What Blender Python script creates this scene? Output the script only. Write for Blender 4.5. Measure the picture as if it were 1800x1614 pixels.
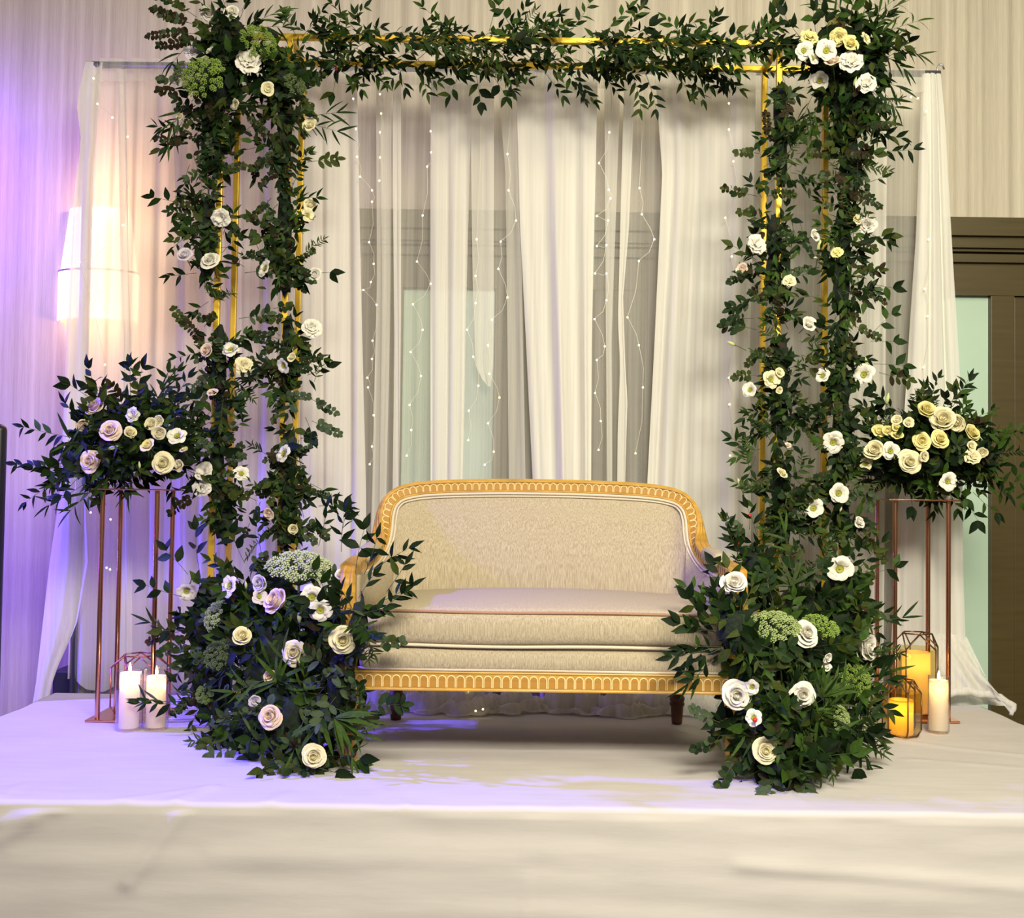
import bpy, math, random
from mathutils import Vector, Matrix, Quaternion, noise
R = math.radians
scene = bpy.context.scene
col = scene.collection
for o in list(bpy.data.objects):
    bpy.data.objects.remove(o)

# ------------------------------------------------------------------ camera, world, lights, exposure
ST = 0.40                      # height of the stage top above the floor
F = 1950.0                     # focal length in pixels of the 1800 px wide frame
CAM = Vector((0.0, 0.0, ST + 0.89))
CROT = Matrix.Rotation(R(90) + math.atan(63 / F), 3, 'X') @ Matrix.Rotation(R(0.8), 3, 'Z')
cd = bpy.data.cameras.new('camera')
cam = bpy.data.objects.new('camera', cd)
col.objects.link(cam)
cd.sensor_fit = 'HORIZONTAL'
cd.sensor_width = 36.0
cd.lens = F / 1800 * 36.0
cd.clip_end = 60
cam.matrix_world = Matrix.Translation(CAM) @ CROT.to_4x4()
scene.camera = cam

world = bpy.data.worlds.new('world')
scene.world = world
world.use_nodes = True
bg = world.node_tree.nodes['Background']
bg.inputs['Color'].default_value = (1.0, 0.90, 0.80, 1)
bg.inputs['Strength'].default_value = 0.15

def lamp(name, kind, loc, target, energy, color, size=1.0, size_y=None, spot=None, blend=0.6):
    d = bpy.data.lights.new(name, kind)
    d.energy = energy
    d.color = color
    if kind == 'AREA':
        d.shape = 'RECTANGLE'
        d.size = size
        d.size_y = size_y or size
    else:
        d.shadow_soft_size = size
    if kind == 'SPOT':
        d.spot_size = R(spot)
        d.spot_blend = blend
    o = bpy.data.objects.new(name, d)
    col.objects.link(o)
    o.location = loc
    if target is not None:
        o.rotation_euler = (Vector(target) - Vector(loc)).to_track_quat('-Z', 'Y').to_euler()
    return o

# banquet-room ceiling lights in front of and above the stage
lamp('ceiling_light', 'AREA', (0.9, -0.6, 3.75), (0.85, 4.0, 0.9), 198, (1.0, 0.925, 0.75), 2.0, 1.1).data.spread = R(125)
lamp('ceiling_light', 'AREA', (-2.0, -1.2, 3.6), (-0.1, 4.4, 1.4), 26, (1.0, 0.87, 0.78), 1.2, 0.6)
lamp('ceiling_light', 'AREA', (2.2, 1.6, 4.5), (1.0, 5.2, 1.6), 58, (1.0, 0.94, 0.58), 1.2, 0.8)
# violet uplights at the left
lamp('violet_uplight', 'SPOT', (-3.15, 4.95, 2.85), (-2.75, 5.5, 2.70), 120, (0.20, 0.05, 1.0), 0.06, None, 150, 1.0)
lamp('violet_uplight', 'SPOT', (-3.6, 4.7, 0.9), (-2.6, 5.5, 0.9), 190, (0.20, 0.07, 1.0), 0.06, None, 120, 1.0)
lamp('violet_uplight', 'SPOT', (-4.0, 3.9, 2.9), (-1.7, 3.85, 0.4), 1900, (0.13, 0.08, 1.0), 0.06, None, 62, 0.8)

vs = scene.view_settings
scene.display_settings.display_device = 'sRGB'
vs.view_transform = 'Standard'
vs.look = 'None'
vs.exposure = 0.04
vs.gamma = 1.0
vs.use_curve_mapping = False
scene.cycles.transparent_max_bounces = 32
scene.cycles.max_bounces = 10

# ------------------------------------------------------------------ helpers
def at(px, py, Y):
    """the world point at depth Y that shows at pixel (px, py)"""
    d = CROT @ Vector(((px - 900) / F, -(py - 807) / F, -1.0))
    return CAM + d * (Y / d.y)

WL = {}
def tag(o, label=None, cat=None, group=None, kind=None):
    if label: o['label'] = label
    if cat: o['category'] = cat
    if group: o['group'] = group
    if kind: o['kind'] = kind
    return o

def empty(name, loc, label, cat, group=None):
    o = bpy.data.objects.new(name, None)
    col.objects.link(o)
    o.location = loc
    o.empty_display_size = 0.05
    WL[o.name] = Vector(loc)
    return tag(o, label, cat, group)

class MB:
    def __init__(self):
        self.v, self.f, self.m = [], [], []
    def add(self, vs, fs, m=0):
        b = len(self.v)
        self.v.extend(vs)
        for f in fs:
            self.f.append(tuple(i + b for i in f))
            self.m.append(m)
    def box(self, lo, hi, m=0, M=None):
        x0, y0, z0 = lo
        x1, y1, z1 = hi
        v = [Vector(p) for p in ((x0,y0,z0),(x1,y0,z0),(x1,y1,z0),(x0,y1,z0),(x0,y0,z1),(x1,y0,z1),(x1,y1,z1),(x0,y1,z1))]
        if M is not None: v = [M @ p for p in v]
        self.add(v, [(0,3,2,1),(4,5,6,7),(0,1,5,4),(1,2,6,5),(2,3,7,6),(3,0,4,7)], m)
    def bbox(self, lo, hi, r, m=0, M=None):
        """box with chamfered edges"""
        h = [(hi[i] - lo[i]) / 2 for i in range(3)]
        c = Vector([(hi[i] + lo[i]) / 2 for i in range(3)])
        self.rbox(c, h[0], h[1], h[2], min([r] + [x * .98 for x in h]), 1, m, M)
    def rbox(self, c, hx, hy, hz, r, seg, m=0, M=None, fn=None, nx=1, ny=1, nz=1):
        """box with rounded edges; fn displaces its points"""
        def axis(h, n):
            t = [-h + r * (1 - math.cos(i / seg * math.pi / 2)) if False else -h + r * i / seg for i in range(seg + 1)]
            mid = [-h + r + (2 * h - 2 * r) * i / n for i in range(1, n)]
            return t + mid + [-x for x in reversed(t)]
        ax = [axis(hx, nx), axis(hy, ny), axis(hz, nz)]
        H = (hx, hy, hz)
        ids, vv, ff = {}, [], []
        def pt(i, j, k):
            key = (i, j, k)
            if key not in ids:
                p = Vector((ax[0][i], ax[1][j], ax[2][k]))
                q = Vector([max(-(H[a] - r), min(H[a] - r, p[a])) for a in range(3)])
                d = p - q
                if d.length > 1e-9: p = q + d.normalized() * r
                if fn: p = fn(p)
                p = p + Vector(c)
                if M is not None: p = M @ p
                ids[key] = len(vv)
                vv.append(p)
            return ids[key]
        n = [len(a) - 1 for a in ax]
        for j in range(n[1]):
            for i in range(n[0]):
                ff.append((pt(i,j,0), pt(i,j+1,0), pt(i+1,j+1,0), pt(i+1,j,0)))
                ff.append((pt(i,j,n[2]), pt(i+1,j,n[2]), pt(i+1,j+1,n[2]), pt(i,j+1,n[2])))
        for k in range(n[2]):
            for i in range(n[0]):
                ff.append((pt(i,0,k), pt(i+1,0,k), pt(i+1,0,k+1), pt(i,0,k+1)))
                ff.append((pt(i,n[1],k), pt(i,n[1],k+1), pt(i+1,n[1],k+1), pt(i+1,n[1],k)))
            for j in range(n[1]):
                ff.append((pt(0,j,k), pt(0,j,k+1), pt(0,j+1,k+1), pt(0,j+1,k)))
                ff.append((pt(n[0],j,k), pt(n[0],j+1,k), pt(n[0],j+1,k+1), pt(n[0],j,k+1)))
        self.add(vv, ff, m)
    def tube(self, pts, r, n=6, closed=False, m=0, caps=True):
        pts = [Vector(p) for p in pts]
        N = len(pts)
        rr = r if isinstance(r, (list, tuple)) else [r] * N
        up = None
        vv = []
        for i, p in enumerate(pts):
            if closed: t = pts[(i + 1) % N] - pts[i - 1]
            else: t = pts[min(i + 1, N - 1)] - pts[max(i - 1, 0)]
            if t.length < 1e-9: t = Vector((0, 0, 1))
            t.normalize()
            if up is None:
                up = Vector((0, 0, 1)) if abs(t.z) < .9 else Vector((0, 1, 0))
            a = up - t * up.dot(t)
            if a.length < 1e-4: a = Vector((1, 0, 0)) - t * t.x
            a.normalize()
            up = a
            b = t.cross(a)
            for k in range(n):
                w = 2 * math.pi * k / n
                vv.append(p + (a * math.cos(w) + b * math.sin(w)) * rr[i])
        ff = []
        for i in range(N if closed else N - 1):
            j = (i + 1) % N
            for k in range(n):
                l = (k + 1) % n
                ff.append((i*n+k, i*n+l, j*n+l, j*n+k))
        if not closed and caps:
            ff.append(tuple(range(n - 1, -1, -1)))
            ff.append(tuple((N - 1) * n + k for k in range(n)))
        self.add(vv, ff, m)
    def lathe(self, prof, n=20, c=(0, 0, 0), m=0, M=None, caps=True):
        vv, ff = [], []
        c = Vector(c)
        for r, z in prof:
            for k in range(n):
                w = 2 * math.pi * k / n
                p = Vector((r * math.cos(w), r * math.sin(w), z))
                if M is not None: p = M @ p
                vv.append(p + c)
        for i in range(len(prof) - 1):
            for k in range(n):
                l = (k + 1) % n
                ff.append((i*n+k, i*n+l, (i+1)*n+l, (i+1)*n+k))
        if caps:
            if prof[0][0] > 1e-6: ff.append(tuple(range(n - 1, -1, -1)))
            if prof[-1][0] > 1e-6: ff.append(tuple((len(prof) - 1) * n + k for k in range(n)))
        self.add(vv, ff, m)
    def grid(self, fn, nu, nv, m=0, closed=False):
        vv = [Vector(fn(i / nu, j / nv)) for j in range(nv + 1) for i in range(nu + 1)]
        ff = []
        w = nu + 1
        for j in range(nv):
            for i in range(nu):
                ff.append((j*w+i, j*w+i+1, (j+1)*w+i+1, (j+1)*w+i))
        self.add(vv, ff, m)
    def mesh(self, name, mats, smooth=True, off=None):
        me = bpy.data.meshes.new(name)
        vs = self.v if off is None else [Vector(p) - off for p in self.v]
        me.from_pydata([tuple(p) for p in vs], [], self.f)
        if not isinstance(mats, (list, tuple)): mats = [mats]
        for x in mats: me.materials.append(x)
        if len(mats) > 1: me.polygons.foreach_set('material_index', self.m)
        if smooth: me.polygons.foreach_set('use_smooth', [True] * len(me.polygons))
        me.update()
        return me
    def build(self, name, mats, parent=None, smooth=False, label=None, sharp=None):
        if parent is None:
            lo = [min(p[i] for p in self.v) for i in range(3)]
            hi = [max(p[i] for p in self.v) for i in range(3)]
            off = Vector(((lo[0] + hi[0]) / 2, (lo[1] + hi[1]) / 2, lo[2]))
        else:
            off = WL[parent.name]
        me = self.mesh(name, mats, smooth, off)
        if smooth and sharp:
            me.set_sharp_from_angle(angle=R(sharp))
        o = bpy.data.objects.new(name, me)
        col.objects.link(o)
        if parent is None:
            o.location = off
            WL[o.name] = off
        else:
            o.parent = parent
            WL[o.name] = off
        if label: o['label'] = label
        return o

def inst(name, me, M, parent):
    o = bpy.data.objects.new(name, me)
    col.objects.link(o)
    o.parent = parent
    o.matrix_basis = M
    return o

def lerp(a, b, t): return a + (b - a) * t
def interp(tab, x):
    """tab: [(x, value)] sorted by x"""
    if x <= tab[0][0]: return tab[0][1]
    for (x0, v0), (x1, v1) in zip(tab, tab[1:]):
        if x <= x1: return v0 + (v1 - v0) * (x - x0) / (x1 - x0)
    return tab[-1][1]

# ------------------------------------------------------------------ materials
def new_mat(name):
    m = bpy.data.materials.new(name)
    m.use_nodes = True
    nt = m.node_tree
    return m, nt, nt.nodes['Principled BSDF']

def pbr(name, color, rough=.5, metal=0.0, spec=.5, var=0.0, vscale=(30, 30, 30), bump=0.0, bscale=60.0, sheen=0.0, trans=0.0, emis=None, estr=0.0, sss=0.0):
    m, nt, b = new_mat(name)
    b.inputs['Base Color'].default_value = (*color, 1)
    b.inputs['Roughness'].default_value = rough
    b.inputs['Metallic'].default_value = metal
    b.inputs['Specular IOR Level'].default_value = spec
    if sheen: b.inputs['Sheen Weight'].default_value = sheen
    if trans: b.inputs['Transmission Weight'].default_value = trans
    if emis:
        b.inputs['Emission Color'].default_value = (*emis, 1)
        b.inputs['Emission Strength'].default_value = estr
    if sss:
        b.inputs['Subsurface Weight'].default_value = sss
        b.inputs['Subsurface Radius'].default_value = (.02, .012, .006)
    if var or bump:
        tc = nt.nodes.new('ShaderNodeTexCoord')
        mp = nt.nodes.new('ShaderNodeMapping')
        mp.inputs['Scale'].default_value = vscale
        nt.links.new(tc.outputs['Object'], mp.inputs['Vector'])
        nz = nt.nodes.new('ShaderNodeTexNoise')
        nz.inputs['Scale'].default_value = 1.0
        nz.inputs['Detail'].default_value = 5
        nt.links.new(mp.outputs['Vector'], nz.inputs['Vector'])
        if var:
            rp = nt.nodes.new('ShaderNodeValToRGB')
            rp.color_ramp.elements[0].position = .3
            rp.color_ramp.elements[1].position = .7
            rp.color_ramp.elements[0].color = (*[c * (1 - var) for c in color], 1)
            rp.color_ramp.elements[1].color = (*[min(1, c * (1 + var)) for c in color], 1)
            nt.links.new(nz.outputs['Fac'], rp.inputs['Fac'])
            nt.links.new(rp.outputs['Color'], b.inputs['Base Color'])
        if bump:
            bp = nt.nodes.new('ShaderNodeBump')
            bp.inputs['Strength'].default_value = bump
            bp.inputs['Distance'].default_value = .01
            nt.links.new(nz.outputs['Fac'], bp.inputs['Height'])
            nt.links.new(bp.outputs['Normal'], b.inputs['Normal'])
    return m

def sheer(name, opacity, color=(.91, .89, .83), through=.28):
    """thin voile: part of the light goes straight through, the rest is scattered by the threads"""
    m = bpy.data.materials.new(name)
    m.use_nodes = True
    nt = m.node_tree
    nt.nodes.remove(nt.nodes['Principled BSDF'])
    out = nt.nodes['Material Output']
    tr = nt.nodes.new('ShaderNodeBsdfTransparent')
    df = nt.nodes.new('ShaderNodeBsdfDiffuse')
    tl = nt.nodes.new('ShaderNodeBsdfTranslucent')
    df.inputs['Color'].default_value = (*color, 1)
    tl.inputs['Color'].default_value = (*color, 1)
    m1 = nt.nodes.new('ShaderNodeMixShader')
    m1.inputs[0].default_value = through
    nt.links.new(df.outputs[0], m1.inputs[1])
    nt.links.new(tl.outputs[0], m1.inputs[2])
    m2 = nt.nodes.new('ShaderNodeMixShader')
    tc = nt.nodes.new('ShaderNodeTexCoord')
    mp = nt.nodes.new('ShaderNodeMapping')
    mp.inputs['Scale'].default_value = (60, 60, .6)
    nz = nt.nodes.new('ShaderNodeTexNoise')
    nz.inputs['Scale'].default_value = 1
    mr = nt.nodes.new('ShaderNodeMapRange')
    mr.inputs['From Min'].default_value = .3
    mr.inputs['From Max'].default_value = .7
    mr.inputs['To Min'].default_value = max(0, opacity - .07)
    mr.inputs['To Max'].default_value = min(1, opacity + .07)
    nt.links.new(tc.outputs['Object'], mp.inputs['Vector'])
    nt.links.new(mp.outputs['Vector'], nz.inputs['Vector'])
    nt.links.new(nz.outputs['Fac'], mr.inputs['Value'])
    nt.links.new(mr.outputs['Result'], m2.inputs[0])
    nt.links.new(tr.outputs[0], m2.inputs[1])
    nt.links.new(m1.outputs[0], m2.inputs[2])
    nt.links.new(m2.outputs[0], out.inputs['Surface'])
    return m

def glass(name, color, fac=.85, rough=.02):
    m = bpy.data.materials.new(name)
    m.use_nodes = True
    nt = m.node_tree
    nt.nodes.remove(nt.nodes['Principled BSDF'])
    out = nt.nodes['Material Output']
    tr = nt.nodes.new('ShaderNodeBsdfTransparent')
    tr.inputs['Color'].default_value = (*color, 1)
    gl = nt.nodes.new('ShaderNodeBsdfGlossy')
    gl.inputs['Roughness'].default_value = rough
    lw = nt.nodes.new('ShaderNodeLayerWeight')
    lw.inputs['Blend'].default_value = 1 - fac
    mx = nt.nodes.new('ShaderNodeMixShader')
    nt.links.new(lw.outputs['Facing'], mx.inputs[0])
    nt.links.new(tr.outputs[0], mx.inputs[1])
    nt.links.new(gl.outputs[0], mx.inputs[2])
    nt.links.new(mx.outputs[0], out.inputs['Surface'])
    return m

def wallpaper():
    m, nt, b = new_mat('striped_wallpaper')
    b.inputs['Roughness'].default_value = .75
    b.inputs['Specular IOR Level'].default_value = .2
    tc = nt.nodes.new('ShaderNodeTexCoord')
    def nz(scale, detail):
        mp = nt.nodes.new('ShaderNodeMapping')
        mp.inputs['Scale'].default_value = scale
        n = nt.nodes.new('ShaderNodeTexNoise')
        n.inputs['Scale'].default_value = 1
        n.inputs['Detail'].default_value = detail
        nt.links.new(tc.outputs['Object'], mp.inputs['Vector'])
        nt.links.new(mp.outputs['Vector'], n.inputs['Vector'])
        return n.outputs['Fac']
    a = nz((22, 1, .05), 3)
    c = nz((230, 1, 7), 2)
    mx = nt.nodes.new('ShaderNodeMath'); mx.operation = 'MULTIPLY_ADD'
    mx.inputs[1].default_value = .35
    nt.links.new(c, mx.inputs[0])
    nt.links.new(a, mx.inputs[2])
    rp = nt.nodes.new('ShaderNodeValToRGB')
    e = rp.color_ramp.elements
    e[0].position, e[0].color = .48, (.44, .39, .31, 1)
    e[1].position, e[1].color = .88, (.66, .60, .49, 1)
    nt.links.new(mx.outputs[0], rp.inputs['Fac'])
    nt.links.new(rp.outputs['Color'], b.inputs['Base Color'])
    bp = nt.nodes.new('ShaderNodeBump')
    bp.inputs['Strength'].default_value = .35
    bp.inputs['Distance'].default_value = .004
    nt.links.new(mx.outputs[0], bp.inputs['Height'])
    nt.links.new(bp.outputs['Normal'], b.inputs['Normal'])
    return m

def linen():
    m, nt, b = new_mat('linen_upholstery')
    b.inputs['Roughness'].default_value = .9
    b.inputs['Specular IOR Level'].default_value = .15
    tc = nt.nodes.new('ShaderNodeTexCoord')
    def nz(scale, detail):
        mp = nt.nodes.new('ShaderNodeMapping')
        mp.inputs['Scale'].default_value = scale
        n = nt.nodes.new('ShaderNodeTexNoise')
        n.inputs['Scale'].default_value = 1
        n.inputs['Detail'].default_value = detail
        nt.links.new(tc.outputs['Object'], mp.inputs['Vector'])
        nt.links.new(mp.outputs['Vector'], n.inputs['Vector'])
        return n.outputs['Fac']
    a = nz((420, 420, 11), 3)
    c = nz((700, 700, 260), 1)
    mx = nt.nodes.new('ShaderNodeMath'); mx.operation = 'MULTIPLY_ADD'
    mx.inputs[1].default_value = .35
    nt.links.new(c, mx.inputs[0])
    nt.links.new(a, mx.inputs[2])
    rp = nt.nodes.new('ShaderNodeValToRGB')
    e = rp.color_ramp.elements
    e[0].position, e[0].color = .46, (.31, .25, .155, 1)
    e[1].position, e[1].color = .88, (.52, .45, .33, 1)
    nt.links.new(mx.outputs[0], rp.inputs['Fac'])
    nt.links.new(rp.outputs['Color'], b.inputs['Base Color'])
    bp = nt.nodes.new('ShaderNodeBump')
    bp.inputs['Strength'].default_value = .3
    bp.inputs['Distance'].default_value = .002
    nt.links.new(mx.outputs[0], bp.inputs['Height'])
    nt.links.new(bp.outputs['Normal'], b.inputs['Normal'])
    return m

M_WALL = wallpaper()
M_LINEN = linen()
M_DOOR = pbr('dark_door_paint', (.070, .050, .013), .45, var=.15, vscale=(3, 3, 40))
M_FROST = pbr('frosted_mint_glass', (.50, .66, .54), .25, var=.06, vscale=(2, 2, 2))
M_CARPET = pbr('dark_carpet', (.03, .026, .03), .95, var=.4, vscale=(90, 90, 90))
M_CLOTH = pbr('white_stage_cloth', (.55, .52, .495), .8, spec=.15, bump=.12, vscale=(5, 30, 30), var=.03)
M_BLACK = pbr('black_plastic', (.012, .012, .016), .4)
M_STEEL = pbr('grey_steel', (.42, .42, .44), .35, metal=.9)
M_GOLD = pbr('gold_paint', (.78, .50, .045), .34, metal=.55, var=.12, vscale=(8, 8, 8))
M_COPPER = pbr('copper_metal', (.74, .34, .19), .22, metal=1.0)
M_BRONZE = pbr('dark_bronze_wire', (.16, .09, .035), .35, metal=.8)
M_OAK = pbr('gilt_oak', (.50, .28, .045), .4, var=.22, vscale=(14, 14, 60), bump=.05)
M_OAKD = pbr('gilt_oak_panel', (.42, .21, .030), .5, var=.15, vscale=(20, 20, 60))  # browner gilt of the panels inside the carved arches
M_CREAM = pbr('cream_carving_paint', (.74, .58, .28), .5)
M_WALNUT = pbr('dark_walnut', (.10, .034, .016), .4, var=.25, vscale=(10, 10, 60))
M_PIPING = pbr('linen_piping', (.62, .54, .42), .85)
def wax(name, c, t=.6):
    m, nt, p = new_mat(name)
    p.inputs['Base Color'].default_value = (*c, 1)
    p.inputs['Roughness'].default_value = .5
    tl = nt.nodes.new('ShaderNodeBsdfTranslucent')
    tl.inputs['Color'].default_value = (*c, 1)
    mx = nt.nodes.new('ShaderNodeMixShader')
    mx.inputs[0].default_value = t
    nt.links.new(p.outputs[0], mx.inputs[1])
    nt.links.new(tl.outputs[0], mx.inputs[2])
    nt.links.new(mx.outputs[0], nt.nodes['Material Output'].inputs['Surface'])
    return m
M_WAX = wax('white_wax', (.88, .83, .72), .45)
M_WAXIV = wax('ivory_wax', (.90, .74, .44), .55)
M_WAXLED = wax('amber_wax', (.92, .72, .20), .55)
M_WICK = pbr('wick', (.02, .02, .02), .9)
M_FLAME = pbr('flame', (1, .8, .4), .5, emis=(1.0, .72, .34), estr=14)
M_BULB = pbr('bulb_glow', (1, .9, .6), .5, emis=(1.0, .80, .36), estr=7)
M_WIRE = pbr('clear_wire', (.62, .58, .46), .4)
M_SCONCE = pbr('lit_opal_glass', (1, .95, .85), .4, emis=(1.0, .78, .48), estr=2.6)
M_GLASS = glass('clear_glass', (.97, .97, .97))
M_AMBER = glass('amber_glass', (.86, .76, .46), .8)
M_SH = {k: sheer('voile_%d' % int(k * 100), k) for k in (.22, .32, .42, .55, .68, .80, .90)}
M_THIN = sheer('thin_voile', .82, (.93, .90, .84), .58)

# ------------------------------------------------------------------ room
WY = 5.5
def struct(name, mb, mat, parent=None, smooth=False):
    o = mb.build(name, mat, parent, smooth)
    if parent is None: o['kind'] = 'structure'
    return o
b = MB(); b.box((-7, -3, -.1), (7, WY + .6, 0)); struct('floor', b, M_CARPET)
dx0 = at(636, 500, WY).x
dzt = at(1300, 397, WY).z
b = MB()
b.box((-7, WY, 0), (dx0, WY + .15, 4.6))
b.box((dx0, WY, dzt), (7, WY + .15, 4.6))
struct('wall_back', b, M_WALL)
b = MB(); b.box((-7, WY - .02, 0), (dx0 - .02, WY, .13)); struct('baseboard_back', b, M_DOOR)

# wide dark doorway behind the drapes: casing, head, leaves with mint glass
X = lambda px: at(px, 800, WY).x
door = empty('door_1', (X(1180), WY, 0), None, None); door['kind'] = 'structure'
b = MB()
b.box((dx0 - .03, WY - .10, dzt - .055), (4.2, WY + .1, dzt + .035))
b.box((dx0 - .02, WY - .075, dzt - .11), (4.2, WY + .1, dzt - .055))
b.box((dx0, WY - .055, dzt - .125), (4.2, WY + .1, dzt - .11))
b.box((dx0, WY - .045, dzt - .175), (4.2, WY + .1, dzt - .135))
b.build('head_casing', M_DOOR, door)
zg = at(1700, 520, WY).z
b = MB(); b.box((dx0, WY - .02, zg), (4.2, WY + .08, dzt - .12)); b.build('head_panel', M_DOOR, door)
for k, (a, c, proud) in enumerate(((636, 705, .03), (866, 1040, .02), (1041, 1215, .03), (1216, 1395, .02), (1396, 1612, .03), (1739, 1781, .02), (1783, 1990, .0))):
    b = MB(); b.bbox((X(a), WY - proud, 0), (X(c), WY + .06, zg), .004); b.build('door_stile', M_DOOR, door)
for a, c in ((705, 866), (1612, 1739)):
    b = MB(); b.box((X(a), WY + .015, .14), (X(c), WY + .03, zg)); b.build('glass_pane', M_FROST, door)
    b = MB(); b.bbox((X(a), WY - .0, 0), (X(c), WY + .06, .14), .004); b.build('bottom_rail', M_DOOR, door)

# ------------------------------------------------------------------ stage and its cloth
SX0, SX1, SY0, SY1 = -1.97, 2.05, 3.19, 4.86
b = MB(); b.box((SX0 + .012, SY0 + .012, 0), (SX1 - .012, SY1 - .012, ST - .012))
tag(b.build('stage_platform', M_BLACK), 'low rectangular stage platform hidden under the white cloth', 'stage')
creases = [((at(335, 1400, 3.22), at(232, 1545, 3.19)), .008)]
def seg_dist(p, a, c):
    ab = c - a
    t = max(0, min(1, (p - a).dot(ab) / ab.length_squared))
    return (p - a - ab * t).length
def onstage(px, py):
    d = CROT @ Vector(((px - 900) / F, -(py - 807) / F, -1.0))
    return CAM + d * ((ST - CAM.z) / d.z)
ridge = []
for (a, c, hgt, w) in (((603, 1346), (712, 1414), .004, .010), ((1292, 1352), (1420, 1416), .0035, .010), ((372, 1385), (300, 1412), .006, .02),
                       ((505, 1395), (470, 1413), .004, .02), ((1560, 1300), (1800, 1330), .005, .02), ((1600, 1335), (1800, 1352), .004, .02),
                       ((0, 1400), (40, 1380), .005, .02), ((380, 1383), (180, 1412), .004, .015), ((640, 1315), (1280, 1322), .002, .02)):
    ridge.append((onstage(*a).xy.to_3d(), onstage(*c).xy.to_3d(), hgt, w))
def top_z(x, y):
    z = ST + .0045 * noise.noise(Vector((x * 2.2, y * 5, 3))) + .002 * noise.noise(Vector((x * 9, y * 7, 8)))
    p = Vector((x, y, 0))
    for a, c, hgt, w in ridge:
        d = seg_dist(p, a, c)
        if d < w * 3: z += hgt * math.exp(-(d / w) ** 2)
    return z
drop_ridge = [(at(330, 1415, SY0), at(228, 1550, SY0), .012, .022), (at(60, 1440, SY0), at(0, 1475, SY0), .010, .025), (at(922, 1416, SY0), at(924, 1612, SY0), .004, .006),
              (at(1300, 1520, SY0), at(1800, 1560, SY0), .006, .02), (at(0, 1445, SY0), at(110, 1418, SY0), .008, .02), (at(380, 1500, SY0), at(900, 1520, SY0), .004, .03)]
def cloth_pt(u, v):
    x = lerp(SX0, SX1, u)
    # v: 0 floor front, .32 stage edge, 1 back edge
    if v < .30:
        z = lerp(.004, ST - .02, v / .30)
        y = SY0 - .018 * (1 - v / .30) - .006 * noise.noise(Vector((x * 1.3, z * 14, 0))) - .003 * noise.noise(Vector((x * 6, z * 9, 5)))
        p = Vector((x, SY0, z))
        for a, c, hgt, w in drop_ridge:
            d = seg_dist(p, a, c)
            if d < w * 3: y -= hgt * math.exp(-(d / w) ** 2)
        return (x, y, z)
    if v < .34:
        w = (v - .30) / .04 * math.pi / 2
        return (x, SY0 + .02 - .02 * math.cos(w), ST - .02 + .02 * math.sin(w) + (top_z(x, SY0 + .02) - ST) * math.sin(w))
    y = lerp(SY0 + .02, SY1, (v - .34) / .66)
    return (x, y, top_z(x, y))
b = MB()
b.grid(cloth_pt, 220, 150)
# side drops
for sx, s in ((SX0, -1), (SX1, 1)):
    b.grid(lambda u, v: (sx + s * (.004 + .012 * (1 - v) * (1 + math.sin(u * 40))), lerp(SY0, SY1, u if s > 0 else 1 - u), lerp(.004, top_z(sx, lerp(SY0, SY1, u if s > 0 else 1 - u)), v)), 60, 8)
tag(b.build('stage_cloth', M_CLOTH, smooth=True), 'white cloth covering the stage top and hanging down its front', 'cloth')

# ------------------------------------------------------------------ black panel at the left frame edge
b = MB()
P = at(8, 745, 4.6)
b.rbox((P.x - .25, 4.62, P.z / 2), .25, .03, P.z / 2, .029, 3)
pr = empty('upright_panel', (P.x - .25, 4.62, 0), 'black upright panel with a rounded top beside the stage', 'panel')
b = MB(); b.rbox((P.x - .25, 4.62, P.z / 2 + .02), .25, .03, P.z / 2 - .02, .029, 4); b.build('panel_body', M_BLACK, pr, True)
b = MB(); b.rbox((P.x - .25, 4.62, .02), .27, .14, .02, .01, 2); b.build('base_plate', M_BLACK, pr, True)

# ------------------------------------------------------------------ wall sconce
sc_c = at(176, 475, WY)
sc = empty('wall_sconce', (sc_c.x, WY, at(165, 566, WY).z), 'glowing wall sconce half hidden behind the sheer drape on the striped wall', 'lamp')
b = MB()
zb, zm, zt = at(165, 566, WY).z, at(165, 482, WY).z, at(165, 372, WY).z
def half(prof, m=0):
    n = 14
    vv, ff = [], []
    for r, z in prof:
        for k in range(n + 1):
            w = math.pi * k / n
            vv.append(Vector((sc_c.x - r * math.cos(w), WY - .01 - r * .62 * math.sin(w), z)))
    for i in range(len(prof) - 1):
        for k in range(n):
            ff.append((i*(n+1)+k, i*(n+1)+k+1, (i+1)*(n+1)+k+1, (i+1)*(n+1)+k))
    b.add(vv, ff, m)
half([(.198, zb), (.198, zm)]); b.build('lower_shade', M_SCONCE, sc, True)
b = MB(); half([(.188, zm + .005), (.150, zt)]); b.build('upper_shade', M_SCONCE, sc, True)
b = MB(); half([(.201, zm - .004), (.201, zm + .006)]); b.build('band', M_STEEL, sc, True)
b = MB(); b.box((sc_c.x - .06, WY - .012, zb + .1), (sc_c.x + .06, WY, zt - .1)); b.build('backplate', M_STEEL, sc)
lamp('sconce_light', 'POINT', (sc_c.x + .07, WY - .20, zt + .03), None, 5, (1.0, .56, .22), .03)
lamp('sconce_light', 'POINT', (sc_c.x + .07, WY - .20, zb - .04), None, 4, (1.0, .56, .22), .03)

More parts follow.
